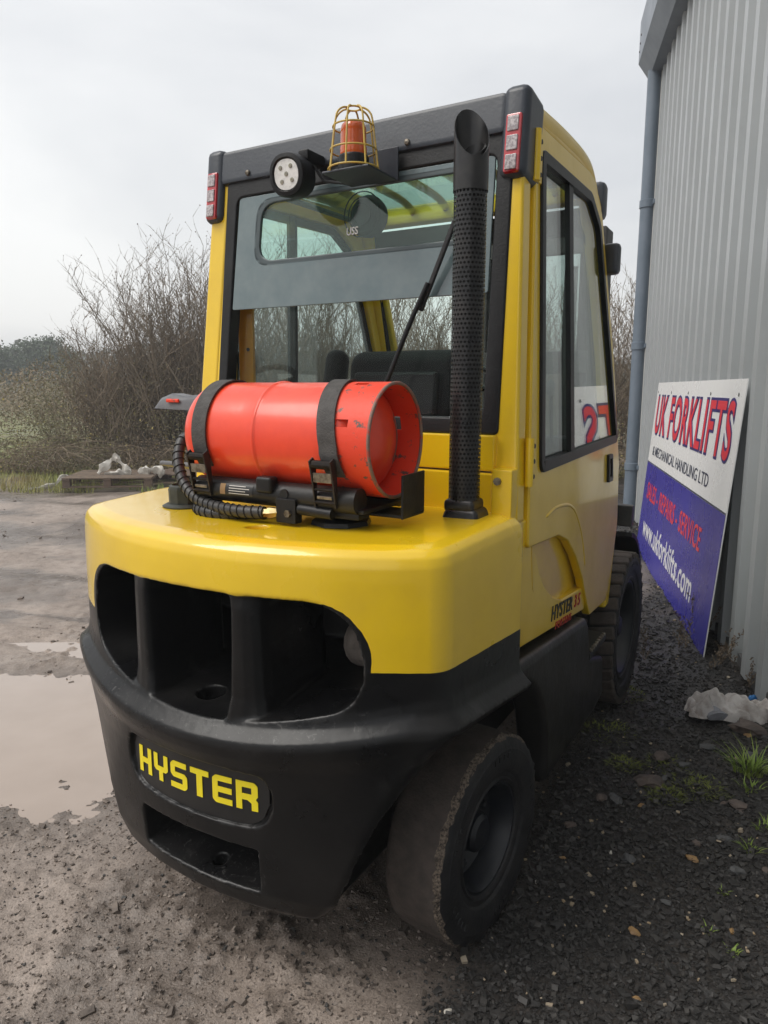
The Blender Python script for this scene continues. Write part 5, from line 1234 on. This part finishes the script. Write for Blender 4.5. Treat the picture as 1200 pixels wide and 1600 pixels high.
# ================================================================== rag, scrap, tufts, dry weed
def rag():
    root = empty('rag', (1.50, 3.02, gh(1.50, 3.02))); root.scale = (0.86, 0.86, 0.80); tag(root, 'dirty white rag crumpled on the gravel at the wall foot', 'rag')
    nu, nv = 70, 36; V = []; F = []
    for j in range(nv):
        for i in range(nu):
            u = i / (nu - 1); v = j / (nv - 1)
            wdt = 0.085 * (0.45 + 0.9 * math.sin(math.pi * min(1, max(0.02, u))) ** 0.6) * (1 + 0.3 * mnoise.noise(Vector((u * 5, 0, 3))))
            x = -0.20 + 0.40 * u + 0.02 * mnoise.noise(Vector((v * 3, u * 2, 9))); yy = (v - 0.5) * 2 * wdt - 0.02 * u + 0.03 * math.sin(u * 6)
            e = max(0.0, 1 - abs(2 * v - 1) ** 3.0) * max(0.0, 1 - abs(2 * u - 1) ** 8)
            f1 = abs(mnoise.noise(Vector((u * 4.2 + v * 1.4, v * 2.4, 1.7)))); f2 = mnoise.noise(Vector((u * 11, v * 6 + u * 3, 5.0)))
            h = e ** 0.5 * (0.012 + 0.17 * f1 + 0.05 * f2 + 0.055 * math.exp(-((u - 0.55) / 0.2) ** 2) + 0.05 * math.exp(-((u - 0.10) / 0.06) ** 2 - ((v - 0.7) / 0.25) ** 2))
            V.append((x, yy, max(0.0, h) + 0.002))
    for j in range(nv - 1):
        for i in range(nu - 1): F.append((j * nu + i, j * nu + i + 1, (j + 1) * nu + i + 1, (j + 1) * nu + i))
    obj('cloth', mesh_np('cloth', V, F, 'rag', 80), root)
    b = MB(); P = []; rr = []
    for k in range(15):
        t = k / 14; P.append((-0.085 + 0.055 * (1 - t) * 0, -0.005 - 0.085 * t, 0.032 - 0.012 * t)); rr.append((0.024 + 0.014 * t) * (1 + 0.05 * (k % 2)))
    b.tube(P, rr, 18)
    for v in b.bm.verts: v.co.z = max(0.002, v.co.z * 0.85); v.co.x = -0.085 + (v.co.x + 0.085) * 1.45
    b.build('ribbed_cuff', 'rag_cuff', root, 60)
rag()
me = stone_mesh(77, (0.05, 0.03, 0.03)); finish(me, 'blue_scrap', 30); o = obj('plastic_scrap', me, None, (1.66, 3.13, gh(1.66, 3.13) + 0.012)); tag(o, 'bright blue plastic scrap between the rag and the wall', 'litter')
def blades(n, rad, h, seed, spread=0.6, w_=0.0035, seg=4):
    r_ = random.Random(seed); V = []; F = []
    for i in range(n):
        a = r_.uniform(0, 6.283); rr = rad * math.sqrt(r_.random()) * 0.5; bx_, by_ = rr * math.cos(a), rr * math.sin(a); a2 = a + r_.uniform(-0.8, 0.8); hh = h * r_.uniform(0.45, 1.05); ln = spread * hh * r_.uniform(0.3, 1.3); ww = w_ * r_.uniform(0.6, 1.2)
        base = len(V); px, py = -math.sin(a2) * ww, math.cos(a2) * ww
        for k in range(seg + 1):
            t = k / seg; cx = bx_ + ln * t * t * math.cos(a2); cy = by_ + ln * t * t * math.sin(a2); cz = hh * (t - 0.30 * t * t * spread); q = 1 - t * 0.92
            V += [(cx - px * q, cy - py * q, cz), (cx + px * q, cy + py * q, cz)]
        for k in range(seg): F.append((base + 2 * k, base + 2 * k + 1, base + 2 * k + 3, base + 2 * k + 2))
    return V, F
for i, (tx, ty, n_, rd, hh, lbl) in enumerate([(1.358, 2.537, 110, 0.11, 0.12, 'bright green grass tuft growing in the gravel below the rag'), (1.244, 2.196, 26, 0.06, 0.04, None), (1.147, 2.095, 26, 0.05, 0.04, None), (0.979, 1.91, 12, 0.03, 0.022, None), (0.895, 1.671, 14, 0.03, 0.022, None), (0.864, 1.75, 12, 0.03, 0.02, None), (1.30, 2.42, 30, 0.07, 0.05, None)]):
    V, F = blades(n_, rd, hh, i, 0.9); o = obj('grass_tuft', mesh_np('grass_tuft', V, F, 'grass', 60), None, (tx, ty, gh(tx, ty) - 0.003))
    if lbl: tag(o, lbl, 'grass tuft')
    else: tag(o, 'tiny green grass sprig poking out of the dark gravel', 'grass sprig', 'tiny grass sprigs in the gravel')
for i, (tx, ty, rd) in enumerate([(1.105, 2.469, .11), (0.999, 2.405, .07), (1.177, 2.448, .08), (1.084, 2.63, .08), (0.95, 2.9, .12), (1.12, 3.3, .12), (0.92, 2.62, .07)]):
    V, F = blades(170, rd * 1.9, 0.018, 40 + i, 1.4, 0.0032, 2); o = obj('moss_patch', mesh_np('moss_patch', V, F, 'moss', 60), None, (tx, ty, gh(tx, ty) + 0.002)); tag(o, 'low yellow green moss patch on the dark gravel', 'moss', 'moss patches on the gravel')

# ---- branching generators
def seg_mesh(segs, sides=3):
    S_ = np.array([(*a, *b, r0, r1) for a, b, r0, r1 in segs]); A, B = S_[:, 0:3], S_[:, 3:6]; d = B - A; L_ = np.linalg.norm(d, axis=1, keepdims=True) + 1e-9; d = d / L_
    ref = np.where(np.abs(d[:, 2:3]) < 0.9, np.array([[0, 0, 1.0]]), np.array([[1.0, 0, 0]])); u = np.cross(d, ref); u /= np.linalg.norm(u, axis=1, keepdims=True); v = np.cross(d, u)
    V = []
    for e, rad in ((A, S_[:, 6:7]), (B, S_[:, 7:8])):
        for k in range(sides):
            t = 2 * math.pi * k / sides; V.append(e + (u * math.cos(t) + v * math.sin(t)) * rad)
    V = np.stack(V, 1).reshape(-1, 3); n = len(S_); base = np.arange(n)[:, None] * 2 * sides
    F = np.concatenate([np.concatenate([base + k, base + (k + 1) % sides, base + sides + (k + 1) % sides, base + sides + k], 1) for k in range(sides)], 0)
    return V, F
def shrub(seed, H, nst, spread, twigs=1.0):
    r_ = random.Random(seed); main = []; fine = []; tips = []
    def grow(p, d, L, r0, n, lvl):
        step = L / n; pts = [p]
        for i in range(n):
            d = (d + Vector((r_.gauss(0, .09), r_.gauss(0, .09), r_.gauss(0, .05) + (0.05 if lvl < 2 else 0.02)))).normalized()
            q = p + d * step; ra = r0 * (1 - 0.80 * i / n); rb = r0 * (1 - 0.80 * (i + 1) / n)
            (main if lvl == 0 else fine).append((p, q, ra, rb)); p = q; pts.append((p, d, rb, i / n))
        return pts[1:]
    for s_ in range(nst):
        a = r_.uniform(0, 6.283); lean = spread * r_.random() ** 0.7; base = Vector((r_.gauss(0, .22), r_.gauss(0, .22), -0.05))
        d = Vector((math.cos(a) * lean, math.sin(a) * lean, 1)).normalized(); L = H * r_.uniform(0.6, 1.06)
        for (p, d1, rb, f) in grow(base, d, L, 0.016 * H / 3.5 * r_.uniform(.6, 1.2), 11, 0):
            if f < 0.12: continue
            for _ in range(r_.choice((1, 1, 2, 2)) if r_.random() < 0.95 * twigs else 0):
                b = r_.uniform(0, 6.283); dd = (d1 + 0.85 * Vector((math.cos(b), math.sin(b), 0.25))).normalized()
                l2 = L * r_.uniform(0.12, 0.27) * (1.15 - 0.7 * f)
                for (p2, d2, rb2, f2) in grow(p, dd, l2, 0.0072 * (1.1 - 0.5 * f), 4, 1):
                    if r_.random() < 0.8 * twigs:
                        b = r_.uniform(0, 6.283); d3 = (d2 + 0.8 * Vector((math.cos(b), math.sin(b), 0.3))).normalized(); pp = grow(p2, d3, l2 * r_.uniform(0.25, 0.55), 0.0042, 2, 2)
                        tips.append(pp[-1][0])
                    tips.append(p2)
    return main, fine, tips
def quads(P, size, seed, up=0.3):
    rg = np.random.default_rng(seed); n = len(P); P = np.asarray(P)
    a = rg.normal(size=(n, 3)); a /= np.linalg.norm(a, axis=1, keepdims=True); b = rg.normal(size=(n, 3)); b = np.cross(a, b); b /= np.linalg.norm(b, axis=1, keepdims=True)
    s_ = size * rg.uniform(0.5, 1.3, (n, 1)); a = a * s_; b = b * s_ * 0.6
    V = np.stack([P - a, P - b * 0.9, P + a, P + b], 1).reshape(-1, 3); F = np.arange(4 * n).reshape(-1, 4)
    return V, F
protos = []
for i, (H, nst, spr) in enumerate(((3.7, 34, 0.34), (3.2, 30, 0.45), (4.1, 32, 0.26), (2.7, 26, 0.55))):
    mn, fi, tp = shrub(100 + i, H, nst, spr)
    V, F = seg_mesh(mn, 4); m1 = mesh_np('stems', V, F, 'twig', None)
    V, F = seg_mesh(fi, 3); m2 = mesh_np('twigs', V, F, 'twig_light' if i % 2 else 'twig', None)
    tp = [t for t in tp if random.random() < 0.55]
    V, F = quads(tp, 0.016, i); m3_ = mesh_np('buds', V, F, 'bud', None)
    protos.append((m1, m2, m3_))
HB = [(-4.5, 12.7, 2, .78), (-3.9, 12.7, 2, .92), (-3.35, 13.3, 2, 1.05), (-5.05, 13.3, 2, .64), (-2.9, 12.9, 2, 1.0), (-5.5, 12.6, 3, .62), (-4.75, 12.9, 1, .78), (-4.2, 12.2, 3, 1.05), (-3.75, 13.0, 0, 1.0), (-3.1, 12.4, 2, 1.0), (-2.7, 13.3, 0, 1.08), (-2.0, 12.5, 1, 1.08), (-1.3, 13.0, 2, .92), (-0.6, 12.4, 0, .95), (0.1, 13.1, 1, 1.1), (0.8, 12.5, 2, .85), (1.5, 13.0, 0, .9), (2.2, 12.5, 1, 1.0),
      (2.9, 13.2, 3, 1.15), (3.6, 12.3, 1, .92), (4.1, 13.0, 0, .92), (4.7, 12.2, 3, 1.1), (5.4, 13.2, 2, .8), (-3.4, 14.2, 2, 1.05), (-4.3, 14.4, 1, .9), (-1.7, 14.3, 2, 1.0), (0.4, 14.4, 0, 1.0), (2.2, 14.5, 2, .9), (3.9, 14.6, 1, 1.0)]
for i, (x, y, p, sc) in enumerate(HB):
    r_ = random.Random(i); o = empty('bare_shrub', (x, y, gh(x, y)), r_.random() * 6.28); o.scale = (sc, sc, sc * r_.uniform(0.95, 1.05) * (0.84 if x < -2.4 else 0.95))
    for nm, me in zip(('stems', 'twigs', 'buds'), protos[p]): obj(nm, me, o)['kind'] = 'stuff'
    tag(o, ('dense leafless shrub with fanned stems in the hedge behind the yard', 'wide spreading leafless shrub with pale twigs in the back hedge', 'tall narrow leafless shrub of upright stems in the back hedge', 'low broad leafless shrub with pale twigs in the back hedge')[p], 'shrub', ('fanned', 'spreading', 'upright', 'low')[p] + ' bare shrubs in the hedge')
# sapling beyond the warehouse corner
# bramble understorey
def thicket(name, n, fx, mt, size, label, cat, seed):
    rg = np.random.default_rng(seed); P = fx(rg, n); V, F = quads(P, size, seed); return tag(obj(name, mesh_np(name, V, F, mt, None)), label, cat, kind='stuff')
def br(rg, n, hmax=1.5, y0=11.3, y1=14.2, x0=-6.2, x1=6.0, thr=0.0):
    x = rg.uniform(x0, x1, n); y = y0 + (y1 - y0) * rg.random(n) ** 1.4; top = hmax * (0.35 + 1.1 * fbm(x * 0.8, y * 0.8, 3, 70)) * sstep(y0 - 0.2, y0 + 1.2, y); z = ground_h(x, y) + top * rg.random(n) ** 0.8
    return np.stack([x, y, z], -1)
thicket('bramble_thicket', 120000, lambda rg, n: br(rg, n, 1.9), 'bramble', 0.017, 'brown and green bramble thicket under the bare hedge shrubs', 'brambles', 1)
thicket('yellowing_leaves', 2600, lambda rg, n: br(rg, n, 1.7, 11.2, 12.6), 'bramble_yellow', 0.022, 'sparse yellow autumn leaves in the bramble thicket', 'leaves', 2)
rg = np.random.default_rng(5); sg_ = []
for i in range(2600):
    x, y = rg.uniform(-6.2, 6), rg.uniform(11.2, 13.6); p = Vector((x, y, gh(x, y))); a = rg.uniform(0, 6.28); d = Vector((math.cos(a) * .5, math.sin(a) * .5, 1.0)); L = rg.uniform(.5, 1.5)
    for k in range(6):
        q = p + d.normalized() * L / 6; sg_.append((p, q, .005 - .0005 * k, .0045 - .0005 * k)); p = q; d = d + Vector((math.cos(a) * .25, math.sin(a) * .25, -0.30)) + Vector(rg.normal(0, .1, 3))
V, F = seg_mesh(sg_); tag(obj('bramble_canes', mesh_np('bramble_canes', V, F, 'twig_light', None)), 'thin arching bramble canes along the hedge foot', 'brambles', kind='stuff')
# low scrub and far wood to the left and behind
def scrub(rg, n):
    x = rg.uniform(-34, 14, n); y = rg.uniform(15.0, 42, n) + np.where(x < -5.5, 2.2, 0.0); top = 2.0 * (0.25 + 1.1 * fbm(x * 0.35, y * 0.35, 3, 80)) * sstep(14.5, 17.5, y); return np.stack([x, y, top * rg.random(n) ** 0.7], -1)
thicket('scrub', 170000, scrub, 'scrub', 0.045, 'low brown scrub field behind the hedge', 'scrub', 3)
def wood(rg, n):
    x = rg.uniform(-110, 90, n); y = rg.uniform(75, 110, n); top = 6.0 * (0.35 + 0.9 * fbm(x * 0.10, y * 0.10, 3, 90)); return np.stack([x, y, top * rg.random(n) ** 0.8], -1)
thicket('far_wood', 60000, wood, 'far_wood', 0.38, 'distant hazy wood along the horizon', 'wood', 4)
def far_tree(x, y, H, Wd, seed, lbl):
    o = empty('evergreen_tree', (x, y, 0)); tag(o, lbl, 'tree', 'far evergreen trees'); rg = np.random.default_rng(seed)
    sgs = [((0, 0, -0.2), (0.1, 0, H * .5), .16, .12), ((0.1, 0, H * .5), (0, .1, H * .9), .12, .05)]; P = []
    for k in range(16):
        a = rg.uniform(0, 6.28); zz = H * rg.uniform(.42, .92); rr = Wd * .5 * math.sqrt(max(.05, 1 - ((zz / H - .58) / .45) ** 2)) * rg.uniform(.4, 1); c = np.array((rr * math.cos(a), rr * math.sin(a), zz)); sgs.append(((0.08, 0, zz * .75), tuple(c), .06, .02))
        P.append(c + rg.normal(0, 1, (260, 3)) * np.array((.16, .16, .09)) * Wd)
    V, F = seg_mesh(sgs, 5); obj('trunk', mesh_np('trunk', V, F, 'twig', None), o); V, F = quads(np.concatenate(P), .10, seed); obj('crown', mesh_np('crown', V, F, 'evergreen', None), o)['kind'] = 'stuff'
for i, (px, y, H, Wd) in enumerate(((78, 46, 4.6, 2.4), (52, 50, 4.0, 2.2), (12, 48, 4.5, 2.4), (-30, 44, 4.4, 2.6), (105, 52, 4.0, 2.0))): far_tree((px - 600) / 1152.0 * y, y, H, Wd, 200 + i, 'dark rounded evergreen tree far behind the scrub')
# grass on the verge
rg = np.random.default_rng(9); n = 52000; x = rg.uniform(-13, 1.5, n); y = 10.0 + 8.0 * rg.random(n) ** 1.3; k = (fbm(x * .8, y * .8, 3, 95) > 0.40 + 0.25 * sstep(11.0, 10.0, y)); x, y = x[k], y[k]; n = len(x)
h = rg.uniform(.04, .17, n) * (0.4 + 1.2 * fbm(x * .5, y * .5, 2, 96)); a = rg.uniform(0, 6.28, n); z = ground_h(x, y) - 0.01; l = rg.uniform(.02, .08, n); w2 = .006
V = np.stack([np.stack([x - w2 * np.sin(a), y + w2 * np.cos(a), z], -1), np.stack([x + w2 * np.sin(a), y - w2 * np.cos(a), z], -1), np.stack([x + l * np.cos(a), y + l * np.sin(a), z + h], -1)], 1).reshape(-1, 3)
tag(obj('verge_grass', mesh_np('verge_grass', V, np.arange(3 * n).reshape(-1, 3), 'grass_verge', None)), 'rough green and straw coloured grass on the verge', 'grass', kind='stuff')
# dry weed behind the sign foot
def weed(x, y, H, seed, lbl):
    mn, fi, tp = shrub(seed, H, 26, 0.9, 1.0); mn = [(a, b, c * .28, d * .28) for a, b, c, d in mn]; fi = [(a, b, c * .25, d * .25) for a, b, c, d in fi]
    o = empty('dry_weed', (x, y, gh(x, y))); tag(o, lbl, 'weed')
    sc = lambda L: [(Vector((a.x if abs(a.z) > .06 else a.x * .15, a.y if abs(a.z) > .06 else a.y * .15, a.z)), b, c, d) for a, b, c, d in L]
    V, F = seg_mesh(sc(mn)); obj('stems', mesh_np('stems', V, F, 'dry_weed', None), o)['kind'] = 'stuff'
    V, F = seg_mesh(fi); obj('twigs', mesh_np('twigs', V, F, 'dry_weed', None), o)['kind'] = 'stuff'
    V, F = quads(tp, .007, seed); obj('seed_heads', mesh_np('seed_heads', V, F, 'dry_weed', None), o)['kind'] = 'stuff'
weed(1.79, 3.72, 0.26, 300, 'dry brown weed clump behind the near foot of the sign')

# ================================================================== pallets and plastic
def pallet(x, y, rz, lbl, m1, m2):
    o = empty('pallet', (x, y, gh(x, y) + 0.035), rz); tag(o, lbl, 'pallet')
    r_ = random.Random(int(x * 10))
    for k in range(7): box('plank', (0, -0.45 + 0.15 * k, 0.133), (1.2, 0.098, 0.020), m1, o, 0.003, ('Z', r_.uniform(-.012, .012)), 0)
    for k in (-1, 0, 1):
        for j in (-1, 0, 1): box('block', (k * 0.545, j * 0.44, 0.062), (0.10, 0.10, 0.079), m2, o, 0.003, None, 0)
        box('plank', (k * 0.545, 0, 0.112), (0.098, 1.0, 0.020), m2, o, 0.003, None, 0)
    for j in (-1, 0, 1): box('plank', (0, j * 0.445, 0.011), (1.2, 0.098, 0.020), m2, o, 0.003, None, 0)
pallet(-3.86, 10.55, R(6), 'weathered wooden pallet with white plastic on it before the hedge', 'pallet_wood', 'pallet_wood_dark')
pallet(-2.72, 10.85, R(-14), 'darker reddish wooden pallet half hidden beyond the forklift', 'pallet_wood_dark', 'pallet_wood_dark')
def sheet_strip(name, P, r, flat, lbl):
    Q = [Vector(q) for q in curve_pts(P, 10)]; c = Q[0].copy(); n = len(Q); V = []; F = []; m = 9
    for i, q in enumerate(Q):
        t = (Q[min(i + 1, n - 1)] - Q[max(i - 1, 0)]).normalized(); a = t.cross(Vector((0.15, 0.9, 0.4))).normalized(); b2 = t.cross(a).normalized()
        for k in range(m):
            ph = 2 * math.pi * k / m; rr = r * (1 + 0.9 * mnoise.noise(Vector((i * 0.21, ph * 1.3, r * 50)))) * (0.75 + 0.35 * math.sin(i * 0.37 + r * 90))
            p = q + (a * math.cos(ph) * rr * 1.25 + b2 * math.sin(ph) * rr * 0.55) + Vector((mnoise.noise(q * 7), mnoise.noise(q * 7 + Vector((9, 0, 0))), 0)) * r * 0.7
            V.append(tuple(p - c))
    for i in range(n - 1):
        for k in range(m): F.append((i * m + k, i * m + (k + 1) % m, (i + 1) * m + (k + 1) % m, (i + 1) * m + k))
    b = MB(); b.raw(V, F + [tuple(range(m))[::-1], tuple(range((n - 1) * m, n * m))]); return tag(b.build(name, 'bag_white', None, 25, c), lbl, 'plastic')
zt = gh(-3.86, 10.55) + 0.19
sheet_strip('plastic_wrap', [(-4.05, 10.40, zt), (-3.98, 10.42, zt + .09), (-3.86, 10.44, zt + .20), (-3.78, 10.44, zt + .21), (-3.70, 10.43, zt + .10), (-3.63, 10.42, zt + .01), (-3.75, 10.40, zt), (-3.95, 10.39, zt)], 0.045, 1, 'stiff white plastic wrap standing as an arch on the pallet')
sheet_strip('plastic_bag', [(-3.50, 10.45, zt), (-3.38, 10.47, zt + .04), (-3.26, 10.46, zt + .05), (-3.12, 10.45, zt + .01)], 0.06, 1, 'crumpled white plastic bag lying flat on the pallet')
zg = gh(-4.7, 10.25)
sheet_strip('plastic_sheet', [(-4.95, 10.15, zg + .03), (-4.8, 10.2, zg + .05), (-4.62, 10.25, zg + .09), (-4.5, 10.3, zg + .20), (-4.42, 10.35, zg + .12)], 0.030, 1, 'white plastic strip trailing off the pallet onto the mud')

# ================================================================== damp air
b = MB(); b.box((0, 330, 3.0), (880, 830, 9.0)); hz = b.build('haze', None, None, 0); tag(hz, 'thin grey damp winter air', 'haze', kind='stuff')
hm = bpy.data.materials.new('haze'); hm.use_nodes = True; ht = hm.node_tree; ht.nodes.clear(); ho_ = ht.nodes.new('ShaderNodeOutputMaterial'); hv_ = ht.nodes.new('ShaderNodeVolumePrincipled')
hv_.inputs['Color'].default_value = (0.86, 0.89, 0.92, 1); hv_.inputs['Density'].default_value = 0.0045; hv_.inputs['Anisotropy'].default_value = 0.0
ht.links.new(hv_.outputs[0], ho_.inputs['Volume']); hz.data.materials.append(hm); hz.display_type = 'WIRE'
